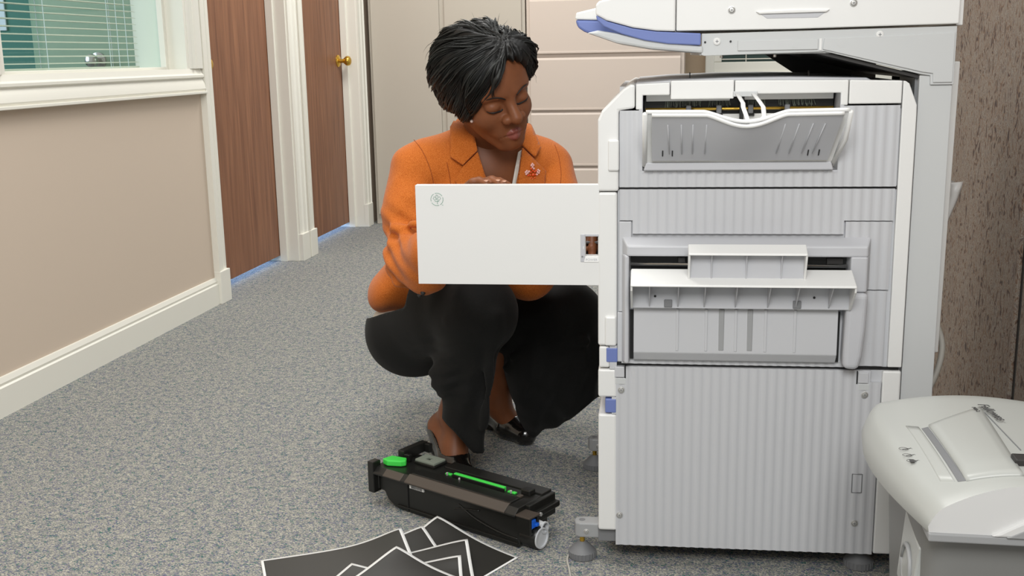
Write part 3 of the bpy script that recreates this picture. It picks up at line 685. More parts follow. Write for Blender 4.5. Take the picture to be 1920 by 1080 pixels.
# ================================================================== TONER CARTRIDGE
TT = math.atan2(-.473, .881)
tn = empty('toner_cartridge', (-.688, 2.150, 0), TT); tag(tn, 'long black toner cartridge with bright green strip on the carpet', 'cartridge')
def tp(mb, name, m, bev=.001, parent=None, **k): return mb.build(name, m, parent or tn, bevel=bev, **k)
prof = [(.006, .073), (.006, .034), (.02, .032), (.03, .016), (.052, .004), (.075, .0005), (.388, .0005), (.392, .006), (.392, .073)]
body = tp(MB().prism(prof, 'y', .012, .108), 'cartridge_body', 'toner_black', .006, seg=3)
tp(B(.0885, .0925, .0098, .03, .004, .071), 'body_groove', 'black', .0008, body)
# sculpted swoosh ridge on the side
sw_ = smooth_pts([(.235, .0125, .056), (.270, .0105, .040), (.310, .0105, .029), (.352, .011, .022), (.388, .012, .020)], 6)
tp(MB().tube(sw_, [.0022]*(len(sw_)-1)+[.0006], 8), 'side_ridge', 'toner_black', 0, body, smooth=True)
sw2 = smooth_pts([(.222, .0125, .043), (.245, .0108, .049), (.29, .0108, .056)], 6)
tp(MB().tube(sw2, .0014, 8), 'side_ridge', 'toner_black', 0, body, smooth=True)
tp(B(.06, .39, .008, .014, .010, .013), 'side_ledge', 'toner_black', .001, body)
# lid
lid = tp(MB().prism([(-.002, .072), (-.002, .076), (.012, .087), (.118, .087), (.122, .083), (.122, .072)], 'x', .0, .392), 'lid', 'toner_black', .0015)
tp(MB().prism([(-.0035, .0745), (.0025, .0745), (.020, .0885), (.0145, .0895), (-.0035, .0775)], 'x', .095, .366), 'bevel_strip', 'toner_brown', .001, lid)
tp(MB().prism([(-.003, .0745), (.0025, .0745), (.014, .0865), (.0115, .087), (-.003, .0765)], 'x', .03, .082), 'bevel_strip', 'toner_brown', .001, lid)
tp(B(.098, .366, .018, .05, .086, .0905), 'lid_step', 'toner_black', .0015, lid)
tp(B(.13, .392, .088, .122, .086, .0905), 'lid_rail', 'toner_black', .0012, lid)
gst = tp(B(.182, .318, .058, .0665, .087, .0965), 'green_strip', 'toner_green', .001)
tp(B(.18, .32, .0555, .0585, .087, .0945), 'strip_wall', 'toner_black', .0005, lid)
for (a, b) in ((.156, .163), (.1645, .172), (.325, .334), (.336, .345)):
    tp(B(a, b, .060, .068, .087, .0905), 'green_catch', 'toner_green', .001)
for t_, s_ in ((.164, .058), (.335, .060), (.205, .05)): tp(MB().lathe([(.0024, .088), (.0024, .0935), (.0016, .0945), (.0003, .0945)], (t_, s_, 0), 'z', 12), 'lid_stud', 'steel', 0, lid, auto=.6)
tp(B(.352, .375, .07, .09, .087, .0985), 'lid_block', 'toner_black', .002, lid); tp(B(.356, .366, .05, .062, .087, .0915), 'lid_block', 'toner_brown', .001, lid)
# left end: green lever, handle bracket, foam pad
tp(MB().prism([(.004, .026), (.008, .052), (.045, .060), (.056, .046), (.050, .036), (.022, .022)], 'z', .088, .101), 'release_lever', 'toner_green', .0025)
tp(B(-.016, .002, -.002, .022, .028, .099), 'end_bracket', 'toner_black', .002)
tp(B(-.010, .006, .010, .10, .035, .085), 'end_plate', 'toner_black', .002)
hb = tp(B(.012, .030, .066, .146, .088, .110), 'handle_bracket', 'toner_black', .002)
tp(B(.030, .046, .066, .076, .088, .104), 'handle_bracket_end', 'toner_black', .0015, hb); tp(B(.030, .044, .134, .146, .088, .108), 'handle_bracket_end', 'toner_black', .0015, hb)
pb = tp(B(.058, .118, .068, .112, .087, .094), 'pad_base', 'toner_black', .002)
pad = MB(); pad.box(.060, .116, .070, .083, .093, .0985); pad.box(.060, .116, .095, .108, .093, .0985); pad.box(.060, .080, .082, .096, .093, .0985); pad.box(.092, .116, .082, .096, .093, .0985)
tp(pad, 'foam_pad', 'foam', .0012, pb)
# label on the side
lb = tp(B(.099, .140, .0085, .0118, .060, .070), 'barcode_label', 'paper_white', 0)
for k in range(17): tp(B(.104+k*.0019, .1048+k*.0019+random.random()*.0006, .0082, .0086, .0605, .0662), 'barcode_bar', 'ink', 0, lb)
# right end: bracket, blue lever, couplings
eb = tp(MB().prism([(.392, .040), (.425, .040), (.425, .0745), (.392, .0745)], 'y', .004, .010), 'end_box', 'toner_black', .001)
tp(MB().prism([(.36, .0005), (.426, .0005), (.428, .034), (.36, .034)], 'z', .074, .0775), 'end_box_top', 'toner_brown', .0008, eb)
tp(B(.392, .424, .030, .036, .038, .074), 'end_box_side', 'toner_black', .001, eb); tp(B(.392, .424, .004, .034, .038, .042), 'end_box_floor', 'toner_black', .001, eb)
bl_ = MB(); bl_.box(.408, .424, .012, .026, .050, .068); bl_.box(.418, .428, .022, .032, .052, .059); bl_.box(.412, .420, .010, .020, .046, .054)
tp(bl_, 'blue_lever', 'toner_blue', .002)
tp(B(.388, .412, .04, .124, .058, .070), 'end_flange', 'toner_black', .002); tp(B(.388, .402, .034, .122, .040, .086), 'end_plate', 'toner_black', .002)
tp(MB().lathe([(.004, .412), (.004, .415), (.001, .416)], (0, .055, .064), 'x', 14), 'steel_pin', 'steel', 0, auto=.6)
tp(MB().lathe([(.016, .388), (.016, .402), (.0125, .404), (.0105, .424), (.0125, .426), (.0125, .430), (.0095, .430), (.0095, .410), (.0005, .410)], (0, .048, .042), 'x', 24), 'small_coupling', 'toner_white', 0, auto=.6)
bc = tp(MB().lathe([(.0235, .380), (.0235, .425), (.0215, .428), (.0215, .415), (.0005, .415)], (0, .036, .0245), 'x', 32), 'large_coupling', 'toner_black', 0, auto=.6)
tp(MB().lathe([(.0215, .4275), (.0215, .431), (.0185, .431), (.0185, .4205), (.0005, .4205)], (0, .036, .0245), 'x', 32), 'coupling_cap', 'toner_white', 0, bc, auto=.6)

# ================================================================== PRINTED SHEETS
def print_mat():
    m = bpy.data.materials.new('black_print'); m.use_nodes = True; nt = m.node_tree; b = nt.nodes['Principled BSDF']
    uv = nt.nodes.new('ShaderNodeUVMap'); sp = nt.nodes.new('ShaderNodeSeparateXYZ'); nt.links.new(uv.outputs[0], sp.inputs[0])
    def mth(op, a, b_=None):
        n = nt.nodes.new('ShaderNodeMath'); n.operation = op
        for i, q in enumerate((a, b_)):
            if q is None: continue
            if isinstance(q, (int, float)): n.inputs[i].default_value = q
            else: nt.links.new(q, n.inputs[i])
        return n.outputs[0]
    def inside(c, lo, hi): return mth('MULTIPLY', mth('GREATER_THAN', c, lo), mth('LESS_THAN', c, hi))
    f = mth('MULTIPLY', inside(sp.outputs[0], .0062, .279-.0052), inside(sp.outputs[1], .0055, .216-.005))
    mx = nt.nodes.new('ShaderNodeMixRGB'); mx.inputs[1].default_value = lin('#F0F0EE'); mx.inputs[2].default_value = lin('#2B2A27'); nt.links.new(f, mx.inputs[0])
    nt.links.new(mx.outputs[0], b.inputs['Base Color']); b.inputs['Roughness'].default_value = 0.45; MATS['black_print'] = m
print_mat()
def sheet(corner, dl, z0, curls, label, flip=False):
    """corner: floor XY of the seen corner; dl: direction of the long side away from it"""
    dl = np.array(dl, float); dl /= np.linalg.norm(dl); ds = np.array([-dl[1], dl[0]])*(1 if flip else -1)
    NL, NS = 36, 28; L, S = .279, .216; vv = []; uvs = []
    for i in range(NL+1):
        for j in range(NS+1):
            a, b = L*i/NL, S*j/NS; z = z0
            for (ca, cb_, h, ra, rb) in curls:
                z += h*math.exp(-((abs(a-ca)/ra)**1.6+(abs(b-cb_)/rb)**1.6))
            p = np.array(corner)+dl*a+ds*b; vv.append((p[0], p[1], z)); uvs.append((a, b))
    ff = [(i*(NS+1)+j, (i+1)*(NS+1)+j, (i+1)*(NS+1)+j+1, i*(NS+1)+j+1) for i in range(NL) for j in range(NS)]
    o = MB().add(vv, ff).build('printed_sheet', 'black_print', smooth=True)
    me = o.data; ul = me.uv_layers.new(name='UVMap')
    for lp in me.loops: ul.data[lp.index].uv = uvs[lp.vertex_index]
    md = o.modifiers.new('thick', 'SOLIDIFY'); md.thickness = .0003; md.offset = 1
    tag(o, label, 'paper', 'black printed sheets on the carpet'); return o
sheet((-.520, 2.042), (-.49, -.87), .0010, [(0, 0, .030, .09, .10)], 'black printed sheet nearest the cartridge coupling, lying lowest in the pile', True)
sheet((-.539, 1.995), (-.80, -.60), .0030, [(0, 0, .026, .09, .08)], 'black printed sheet with thick white border peeking beside the largest sheet', True)
sheet((-.433, 1.934), (-.95, -.31), .0050, [(0, 0, .030, .12, .07)], 'black printed sheet in the middle with its corner curled up to the right', True)
sheet((-.435, 1.880), (-.965, -.26), .0065, [(0, 0, .020, .09, .04)], 'small visible black printed sheet corner at the bottom, lying over the middle sheet', True)
sheet((-.577, 1.969), (-.894, -.447), .0080, [(0, 0, .022, .07, .09), (.0, .10, .010, .06, .1)], 'largest visible black printed sheet, long white edge running to the left', True)
sheet((-.640, 1.838), (-.26, -.966), .0145, [(0, 0, .003, .05, .05)], 'black printed sheet lying on the largest sheet, only its corner in view', True)
sheet((-.561, 1.876), (-.45, -.893), .0175, [(0, 0, .022, .10, .07)], 'topmost black printed sheet with its pointed corner lifted', True)

# ================================================================== SHREDDER
SX, SY = .425, 1.55
sh = empty('paper_shredder', (SX, SY, 0)); tag(sh, 'grey paper shredder with pale domed lid in front of the copier', 'shredder')
def plan(hx, hy, n, bl=0.0, pw=3.2, bulge=0.0):
    out = []
    for k in range(n):
        t = 2*math.pi*k/n; c, s_ = math.cos(t), math.sin(t)
        x = hx*np.sign(c)*abs(c)**(2/pw); y = hy*np.sign(s_)*abs(s_)**(2/pw); out.append((x, y))
    return out
def loft(layers, cap=True):
    vv = []; ff = []; n = len(layers[0][0])
    for pl, z in layers:
        vv += [(p[0], p[1], z if np.isscalar(z) else z(p)) for p in pl]
    for i in range(len(layers)-1):
        for k in range(n): ff.append((i*n+k, i*n+(k+1) % n, (i+1)*n+(k+1) % n, (i+1)*n+k))
    if cap: ff += [tuple(range(n))[::-1], tuple(range((len(layers)-1)*n, len(layers)*n))]
    return MB().add(vv, ff)
N_ = 72
loft([(plan(.108, .142, N_, pw=9), .0), (plan(.127, .165, N_, pw=9), .36)]).build('waste_bin', 'shred_bin', sh, auto=0.6)
HX, HY = .172, .205
def lidz0(x):                       # arched cross-section of the lid
    q = min(1.0, abs(x)/HX); return .4265-.018*q**2.2-(.030*((q-.86)/.14)**2.2 if q > .86 else 0)
def xl(t):
    t = min(1, max(0, t)); return -.128-.043*math.sin(math.pi/2*min(1, t/.68))+.022*(max(0, t-.68)/.32)**2      # bulging left edge, t: 0 near .. 1 far
def lid_grid():
    vv = []; ff = []; NT, NX = 40, 56
    for j in range(NT+1):
        t = j/NT; y = -.19+.385*t
        far = max(0.0, (t-.86)/.14); dz = .020*far**2.4; ne = max(0.0, (.05-t)/.05); dz += .003*ne**2
        for i in range(NX+1):
            a = i/NX*2-1; a = math.copysign(abs(a)**.8, a) if abs(a) < 1 else a
            e = -xl(t); x = a*e*(1-.10*far**2); q = abs(a)
            z = .4265-(.016+.030*max(0, 1-t/.55)**1.5)*q**2-(.036*(1-.6*max(0, 1-t/.5))*((q-.84)/.16)**2.4 if q > .84 else 0)-dz
            vv.append((x, y+.03*far*(1-q*q)-.012*(1-q*q)*(1 if t < .02 else 0)*0, z))
    W_ = NX+1
    for j in range(NT):
        for i in range(NX): a = j*W_+i; ff.append((a, a+1, a+W_+1, a+W_))
    rim = [i for i in range(W_)]+[j*W_+NX for j in range(1, NT+1)]+[NT*W_+i for i in range(NX-1, -1, -1)]+[j*W_ for j in range(NT-1, 0, -1)]
    b0 = len(vv); vv += [(vv[k][0]*.985, vv[k][1]*.99, .354) for k in rim]; n = len(rim)
    for k in range(n): ff.append((rim[(k+1) % n], rim[k], b0+k, b0+(k+1) % n))
    ff.append(tuple(b0+k for k in range(n)))
    return MB().add(vv, ff)
ld = lid_grid().build('lid', 'shred_lid', sh, auto=0.75)
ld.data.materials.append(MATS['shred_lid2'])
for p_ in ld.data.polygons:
    if p_.normal.y < -.8: p_.material_index = 1  # near faces take the paler material to offset weaker light there
arch = [(-.052, .3545)]+[(-.052+.172*k/14, .3545+.044*math.sin(min(1, k/9)*math.pi/2)) for k in range(1, 15)]+[(.12, .3545)]
MB().prism(arch, 'y', -.1945, -.18).build('grip_arch', 'shred_lid2', ld, bevel=.003)
arch2 = [(-.034, .3545)]+[(-.034+.154*k/14, .3545+.034*math.sin(min(1, k/9)*math.pi/2)) for k in range(1, 15)]+[(.12, .3545)]
MB().prism(arch2, 'y', -.1955, -.185).build('grip_recess', 'foot_grey', ld, bevel=.001)
MB().prism([(-.127, .343), (.127, .343), (.127, .3545), (-.127, .3545)], 'y', -.192, -.15).build('lid_edge', 'foot_grey', ld, bevel=.002)
# slot: sunk channel beside a raised flap
def lidz(x, y):
    t = min(1, max(0, (y+.19)/.385)); q = min(1, abs(x)/-xl(t)); far = max(0.0, (t-.86)/.14)
    return .4265-(.016+.030*max(0, 1-t/.55)**1.5)*q**2-(.036*(1-.6*max(0, 1-t/.5))*((q-.84)/.16)**2.4 if q > .84 else 0)-.020*far**2.4
def on_lid(px, py):
    z = .422
    for _ in range(8):
        P = PZ(px, py, z); z = lidz(P[0]-SX, P[1]-SY)
    return np.array([P[0]-SX, P[1]-SY, z])
s0 = on_lid(1733, 803); s1 = on_lid(1802, 903)
def lid_patch(pix, h0, h1, n=10, rd=.35):
    c = [on_lid(*p)[:2] for p in pix]; vv = []; ff = []
    for lay in range(2):
        for i in range(n+1):
            for j in range(n+1):
                a, b = i/n, j/n; p = c[0]*(1-a)*(1-b)+c[1]*a*(1-b)+c[2]*a*b+c[3]*(1-a)*b
                e = min(a, b, 1-a, 1-b)*n; hh = h1 if e >= 1 else h1*.55
                vv.append((p[0], p[1], lidz(p[0], p[1])+(hh if lay else h0)))
    M = (n+1)**2; W_ = n+1
    for i in range(n):
        for j in range(n):
            a = i*W_+j; ff += [(a, a+1, a+W_+1, a+W_), (M+a, M+a+W_, M+a+W_+1, M+a+1)]
    rim = [i*W_ for i in range(W_)]+[n*W_+j for j in range(1, W_)]+[i*W_+n for i in range(n-1, -1, -1)]+[j for j in range(n-1, 0, -1)]
    for k in range(len(rim)): a, b = rim[k], rim[(k+1) % len(rim)]; ff.append((a, b, M+b, M+a))
    return MB().add(vv, ff)
lid_patch(((1728, 804), (1740, 801), (1811, 902), (1796, 904)), -.004, .0012).build('paper_slot', 'foot_dark', ld)
lid_patch(((1741, 800), (1838, 766), (1919, 893), (1812, 903)), -.004, .0062, 14).build('lid_flap', 'shred_lid', ld, smooth=True)
lid_patch(((1698, 799), (1722, 801), (1790, 904), (1762, 909)), -.004, .0016).build('slot_ramp', 'shred_lid', ld, smooth=True)
l0, l1 = on_lid(1838, 768), on_lid(1914, 845)
MB().tube([on_lid(1846+68*k/8, 774+71*k/8)+[0, 0, .0006] for k in range(9)], .0008, 5).build('lid_line', 'foot_dark', ld)
kp_ = on_lid(1917, 868); B(kp_[0]-.012, kp_[0]+.03, kp_[1]-.012, kp_[1]+.012, kp_[2]-.003, kp_[2]+.009).build('power_rocker', 'cop_dark', ld, bevel=.002)
tdir = on_lid(1878, 790)-on_lid(1848, 767); tdir /= np.linalg.norm(tdir); tz = np.array([0, 0, 1.0]); tup = np.cross(tz, tdir); tup /= np.linalg.norm(tup); tz = np.cross(tdir, tup)
def tmat(p): 
    M = Matrix.Identity(4)
    for i, a in enumerate((tdir, tup, tz)):
        for r_ in range(3): M[r_][i] = a[r_]
    for r_ in range(3): M[r_][3] = p[r_]
    return M
text_obj('lid_lettering', 'Fellowes', .021, 'ink', ld, tmat(on_lid(1859, 777)+[0, 0, .004]), shear=.25)
text_obj('lid_lettering', 'P60-2', .0085, 'ink', ld, tmat(on_lid(1829, 776)+[0, 0, .0072]))
for i, (px, py) in enumerate(((1705, 842), (1712, 854), (1720, 865))):
    p = on_lid(px, py); ic = MB()
    for dx_, dy_ in ((-.008, -.001), (.008, .003)):
        c0 = p+np.array([dx_, dy_, .0006]); ic.tube([c0+.0062*np.array([math.cos(t*.63)*1.0, math.sin(t*.63)*.8, 0]) for t in range(11)], .00032, 5)
    ic.tube([p+[-.010, -.004, .0006], p+[.010, .006, .0006]], .0004, 5)
    if i == 2: ic.box(p[0]-.010, p[0]-.004, p[1]-.005, p[1]+.004, p[2], p[2]+.001)
    ic.build('lid_icon', 'ink', ld)
# clear window on the bin side
lx = -.1255
MB().add([(lx+.001, -.13, .305), (lx+.0008, -.03, .32), (lx-.008, -.035, .22), (lx-.006, -.12, .20), (lx+.012, -.13, .305), (lx+.012, -.03, .32), (lx+.01, -.035, .22), (lx+.01, -.12, .20)],
         [(0, 1, 2, 3), (7, 6, 5, 4), (0, 4, 5, 1), (1, 5, 6, 2), (2, 6, 7, 3), (3, 7, 4, 0)]).build('bin_window', 'clear_plastic', sh, bevel=.003)
MB().tube([(lx-.004, -.08+.028*math.cos(t*.42), .255+.03*math.sin(t*.42)) for t in range(16)], .0035, 6).build('window_swirl', 'foot_grey', sh, smooth=True)

# ================================================================== PERSON (implicit surfaces -> meshes)
def snet(f, lo, hi, h):
    """naive surface nets of f<0"""
    lo = np.array(lo, float); hi = np.array(hi, float); n = np.ceil((hi-lo)/h).astype(int)+1
    ax = [lo[i]+h*np.arange(n[i]) for i in range(3)]
    D = np.empty(n, np.float32)
    for i in range(0, n[0], 24):
        X = np.stack(np.meshgrid(ax[0][i:i+24], ax[1], ax[2], indexing='ij'), -1).reshape(-1, 3)
        D[i:i+24] = f(X).reshape(-1, n[1], n[2])
    D[D == 0] = 1e-9; S = D < 0
    c = n-1; acc = np.zeros((*c, 3), np.float32); cnt = np.zeros(c, np.float32)
    for axis in range(3):
        o = [a for a in range(3) if a != axis]
        sl0 = [slice(None)]*3; sl1 = [slice(None)]*3; sl0[axis] = slice(0, -1); sl1[axis] = slice(1, None)
        d0, d1 = D[tuple(sl0)], D[tuple(sl1)]; m = (S[tuple(sl0)] != S[tuple(sl1)]); t = np.where(m, d0/(d0-d1+1e-20), 0)
        for a in (0, 1):
            for b in (0, 1):
                s = [slice(None)]*3
                s[o[0]] = slice(a, a+c[o[0]]); s[o[1]] = slice(b, b+c[o[1]])
                mm = m[tuple(s)]; tt = t[tuple(s)]
                cnt += mm; acc[..., axis] += mm*tt; acc[..., o[0]] += mm*a; acc[..., o[1]] += mm*b
    act = cnt > 0; idx = -np.ones(c, np.int64); idx[act] = np.arange(act.sum())
    ijk = np.argwhere(act); V = lo+h*(ijk+acc[act]/cnt[act][:, None])
    quads = []
    for axis in range(3):
        o = [a for a in range(3) if a != axis]
        sl0 = [slice(1, -1)]*3; sl1 = [slice(1, -1)]*3; sl0[axis] = slice(0, -1); sl1[axis] = slice(1, None)
        a_, b_ = S[tuple(sl0)], S[tuple(sl1)]; m = a_ != b_
        P = np.argwhere(m); 
        if len(P) == 0: continue
        neg = a_[m]
        base = P.copy(); base[:, o[0]] += 1; base[:, o[1]] += 1
        def cell(da, db):
            q = base.copy(); q[:, o[0]] += da; q[:, o[1]] += db; return idx[q[:, 0], q[:, 1], q[:, 2]]
        Q = np.stack([cell(-1, -1), cell(0, -1), cell(0, 0), cell(-1, 0)], 1)
        if axis == 1: neg = ~neg
        Q[~neg] = Q[~neg][:, ::-1]; quads.append(Q)
    Q = np.concatenate(quads); Q = Q[(Q >= 0).all(1)]
    return V, Q
def smin(a, b, k):
    if k <= 0: return np.minimum(a, b)
    h = np.clip(.5+.5*(b-a)/k, 0, 1); return b*(1-h)+a*h-k*h*(1-h)
def smax(a, b, k): return -smin(-a, -b, k)
def rc(p, a, b, ra, rb):
    a = np.asarray(a, float); b = np.asarray(b, float); d = b-a; t = np.clip(((p-a)@d)/(d@d+1e-12), 0, 1)
    return np.linalg.norm(p-a-t[:, None]*d, axis=1)-(ra+(rb-ra)*t)
def sph(p, c, r): return np.linalg.norm(p-np.asarray(c, float), axis=1)-r
def ell(p, c, r, R=None):
    q = p-np.asarray(c, float)
    if R is not None: q = q@R          # columns of R = axes
    r = np.asarray(r, float); k0 = np.linalg.norm(q/r, axis=1); k1 = np.linalg.norm(q/(r*r), axis=1)+1e-9
    return k0*(k0-1)/k1
def chain(p, pts, rs, k=.01):
    d = rc(p, pts[0], pts[1], rs[0], rs[1])
    for i in range(1, len(pts)-1): d = smin(d, rc(p, pts[i], pts[i+1], rs[i], rs[i+1]), k)
    return d
def axes(x, y=None):
    x = np.asarray(x, float); x = x/np.linalg.norm(x); y = np.array([0, 0, 1.0]) if y is None else np.asarray(y, float)
    y = y-x*(x@y); y /= np.linalg.norm(y); return np.stack([x, y, np.cross(x, y)], 1)
def mesh_np(name, V, Q, m, parent, smooth=True):
    me = bpy.data.meshes.new(name); me.from_pydata(V.tolist(), [], Q.tolist()); me.update()
    o = bpy.data.objects.new(name, me); COL.objects.link(o); me.materials.append(MATS[m])
    if parent is not None: o.parent = parent; o.matrix_parent_inverse = parent.matrix_basis.inverted()
    if smooth: me.shade_smooth()
    return o
def relax_edges(o, it=12):
    bm = bmesh.new(); bm.from_mesh(o.data)
    lone = [v for v in bm.verts if not v.link_faces]; bmesh.ops.delete(bm, geom=lone, context='VERTS')
    nb = {v: [e.other_vert(v) for e in v.link_edges if e.is_boundary] for v in bm.verts if v.is_boundary}
    for _ in range(it):
        new = {v: (v.co*.4+(n[0].co+n[1].co)*.3) for v, n in nb.items() if len(n) == 2}
        for v, c_ in new.items(): v.co = c_
    bm.to_mesh(o.data); bm.free()
def grad(f, P, e=.0015):
    g = np.stack([f(P+np.eye(3)[i]*e)-f(P-np.eye(3)[i]*e) for i in range(3)], 1); return g/(np.linalg.norm(g, axis=1)[:, None]+1e-12)
def project(f, P, n=6):
    for _ in range(n): P = P-grad(f, P)*f(P)[:, None]
    return P
per = empty('person', (-.55, 2.45, 0)); tag(per, 'crouching person in orange blazer and black trousers behind the copier door', 'person')
def pc(mb, name, m, parent=None, **k):
    o = mb.build(name, m, **k); par = parent or per; o.parent = par
    o.matrix_parent_inverse = Matrix.Translation(per.location).inverted() if par is per else par.matrix_parent_inverse.copy()
    if par is not per: o.matrix_parent_inverse = Matrix.Identity(4)
    return o
# ---- joints
A = lambda *q: PY(*q)
shR, shL = A(783, 305, 2.36), A(1028, 303, 2.50)
elR, wrR = A(773, 488, 2.25), A(842, 425, 2.06)
elL, wrL = A(1066, 470, 2.34), A(1108, 425, 2.10)
neck0 = A(922, 262, 2.42)
chest = A(905, 372, 2.44); waist = A(850, 480, 2.52); pelvis = A(786, 606, 2.58)
hipR, hipL = A(775, 606, 2.50), A(800, 600, 2.70)
knR, knL = A(905, 580, 2.26), A(1066, 590, 2.50)
anR, anL = A(853, 768, 2.385), A(930, 745, 2.60)
# ---- head frame
hy, hp, hr = math.radians(41), math.radians(20), math.radians(19)
f0 = np.array([math.sin(hy), -math.cos(hy), 0]); l0_ = np.array([math.cos(hy), math.sin(hy), 0]); z0_ = np.array([0, 0, 1.0])
hf = math.cos(hp)*f0-math.sin(hp)*z0_; hu_ = math.cos(hp)*z0_+math.sin(hp)*f0
hl = l0_*math.cos(hr)+hu_*math.sin(hr); hu_ = hu_*math.cos(hr)-l0_*math.sin(hr)
HR = np.stack([hl, hf, hu_], 1); HS = 1.03
HO = A(956, 193, 2.235)-.088*HS*hf
def toW(q): return HO+HS*(np.asarray(q, float)@HR.T)
def toH(P): return ((np.asarray(P)-HO)@HR)/HS
nkH = toH(np.array([neck0]))[0]
def lips_f(q):
    up_ = smin(rc(q, (-.030, .0735, -.0730), (-.005, .0915, -.0635), .0022, .0052), rc(q, (.030, .0735, -.0730), (.005, .0915, -.0635), .0022, .0052), .004)
    lo_ = smin(rc(q, (-.027, .0750, -.0742), (0, .0895, -.0755), .0024, .0072), rc(q, (.027, .0750, -.0742), (0, .0895, -.0755), .0024, .0072), .006)
    return up_, lo_
def head_f(q):
    x = q.copy(); m = x.copy(); m[:, 0] = np.abs(m[:, 0])      # mirrored copy for paired features
    d = ell(x, (0, -.014, .036), (.069, .090, .076))
    d = smin(d, ell(x, (0, .028, -.020), (.056, .062, .088)), .03)
    d = smin(d, rc(m, (.045, .005, -.050), (.016, .062, -.098), .019, .016), .025)
    d = smin(d, sph(x, (0, .071, -.096), .0175), .022)
    d = smin(d, sph(m, (.037, .054, -.034), .024), .025)
    d = smin(d, rc(m, (.012, .087, .020), (.045, .070, .022), .007, .008), .018)
    d = smin(d, ell(x, (0, .056, .046), (.053, .034, .040)), .03)
    d = smax(d, -ell(m, (.0315, .098, .001), (.019, .016, .012)), .016)           # sockets
    d = smin(d, ell(m, (.0315, .0735, -.002), (.0175, .0145, .0130)), .005)       # lids
    d = smin(d, rc(x, (0, .086, .010), (0, .1085, -.026), .0076, .0128), .012)     # nose
    d = smin(d, sph(m, (.0162, .0965, -.0305), .0098), .007)
    d = smax(d, -sph(m, (.0085, .1065, -.0415), .0042), .004)
    d = smin(d, ell(x, (0, .075, -.067), (.034, .0125, .020)), .018)              # muzzle
    u_, l_ = lips_f(q); d = smin(d, u_, .0035); d = smin(d, l_, .0035)
    d = smax(d, -rc(m, (0, .0985, -.0690), (.031, .0775, -.0738), .0011, .0013), .002)
    d = smax(d, -rc(x, (0, .0975, -.046), (0, .0945, -.055), .0020, .0016), .006)
    e = ell(m, (.0665, -.010, -.016), (.009, .016, .029), axes((1, -.35, 0)))
    e = smax(e, -ell(m, (.075, -.006, -.012), (.007, .010, .016)), .005)
    d = smin(d, e, .006)
    d = smin(d, rc(x, (0, -.030, -.035), nkH+np.array([0, .0, 0]), .052, .056), .022)
    return d
V1, Q1 = snet(head_f, (-.105, -.135, -.17), (.105, .135, .14), .0026)
ctr = V1[Q1].mean(1)
u_, l_ = lips_f(ctr); lipmask = (np.minimum(u_, l_) < .0012) & (ctr[:, 1] > .07)
headW = toW(V1)
# chest + shoulders skin, forearms, shins, feet
def torso_skin(P):
    d = rc(P, neck0+[0, .01, .04], neck0+[.0, .02, -.06], .058, .07)
    d = smin(d, ell(P, chest+[0.012, .0, .035], (.145, .135, .085), axes(np.append((shL-shR)[:2], 0))), .05)
    d = smin(d, rc(P, shR+[.07, .015, -.04], shL+[-.07, .0, -.04], .035, .035), .04)
    return d
V2, Q2 = snet(torso_skin, chest-[.24, .2, .2], chest+[.24, .2, .27], .006)
def hand(P, wr, palm, fingers, thumb, r=.0088):
    d = smin(rc(P, wr, palm[0], .021, .024), rc(P, palm[0], palm[1], .020, .018), .02)
    for i, fg in enumerate(fingers): d = smin(d, chain(P, fg, [r*1.05, r*.98, r*.82][:len(fg)] if len(fg) == 3 else [r*1.08, r, r*.9, r*.78], .004), .005)
    d = smin(d, chain(P, thumb, [r*1.3, r*1.15, r*.9], .004), .008); return d
TOPZ = .7325
fw = lambda px, py, y: A(px, py, y)
fR = [[fw(868, 368, 2.030), fw(884, 346, 1.998), fw(899, 339.5, 1.962), fw(912, 344.5, 1.948)],
      [fw(884, 366, 2.034), fw(903, 343, 2.000), fw(922, 337.5, 1.962), fw(934, 343.5, 1.948)],
      [fw(898, 368, 2.036), fw(918, 348, 2.002), fw(936, 341, 1.964), fw(946, 345.5, 1.950)],
      [fw(910, 372, 2.036), fw(930, 354, 2.004), fw(946, 346, 1.968), fw(953, 348, 1.954)]]
thR = [fw(858, 385, 2.036), fw(872, 356, 1.998), fw(886, 341.5, 1.960)]
handR = lambda P: hand(P, wrR, (fw(858, 400, 2.055), fw(884, 376, 2.04)), fR, thR)
V3, Q3 = snet(handR, A(842, 350, 2.0)-[.06, .10, .13], A(900, 340, 2.0)+[.09, .10, .05], .0024)
hb_ = A(1100, 437, 2.04)
fL = [[hb_+[-.022, .0, .0], hb_+[-.024, -.030, -.008], hb_+[-.024, -.052, -.026], hb_+[-.024, -.058, -.044]],
      [hb_+[-.004, .0, .004], hb_+[-.004, -.032, -.004], hb_+[-.004, -.058, -.022], hb_+[-.004, -.064, -.044]],
      [hb_+[.014, .0, .004], hb_+[.015, -.030, -.002], hb_+[.016, -.056, -.020], hb_+[.016, -.062, -.038]],
      [hb_+[.030, .004, .0], hb_+[.032, -.022, -.006], hb_+[.033, -.044, -.020], hb_+[.033, -.050, -.034]]]
thL = [hb_+[-.026, .03, -.02], hb_+[-.042, .0, -.03], hb_+[-.040, -.024, -.044]]
handL = lambda P: hand(P, wrL, (hb_+[.0, .05, .0], hb_+[.0, .02, .0]), fL, thL)
V4, Q4 = snet(handL, hb_-[.08, .09, .08], hb_+[.07, .12, .04], .003)
def limbs(P):
    d = rc(P, elR, wrR, .032, .026); d = np.minimum(d, rc(P, shR+[.01, 0, -.03], elR, .038, .032))
    d = np.minimum(d, np.minimum(rc(P, elL, wrL, .032, .026), rc(P, shL+[-.01, 0, -.03], elL, .038, .032)))
    return d
V5, Q5 = snet(limbs, np.minimum(shR, np.minimum(elR, wrR))-.09, np.maximum(shL, np.maximum(elL, shL))+.09, .008)
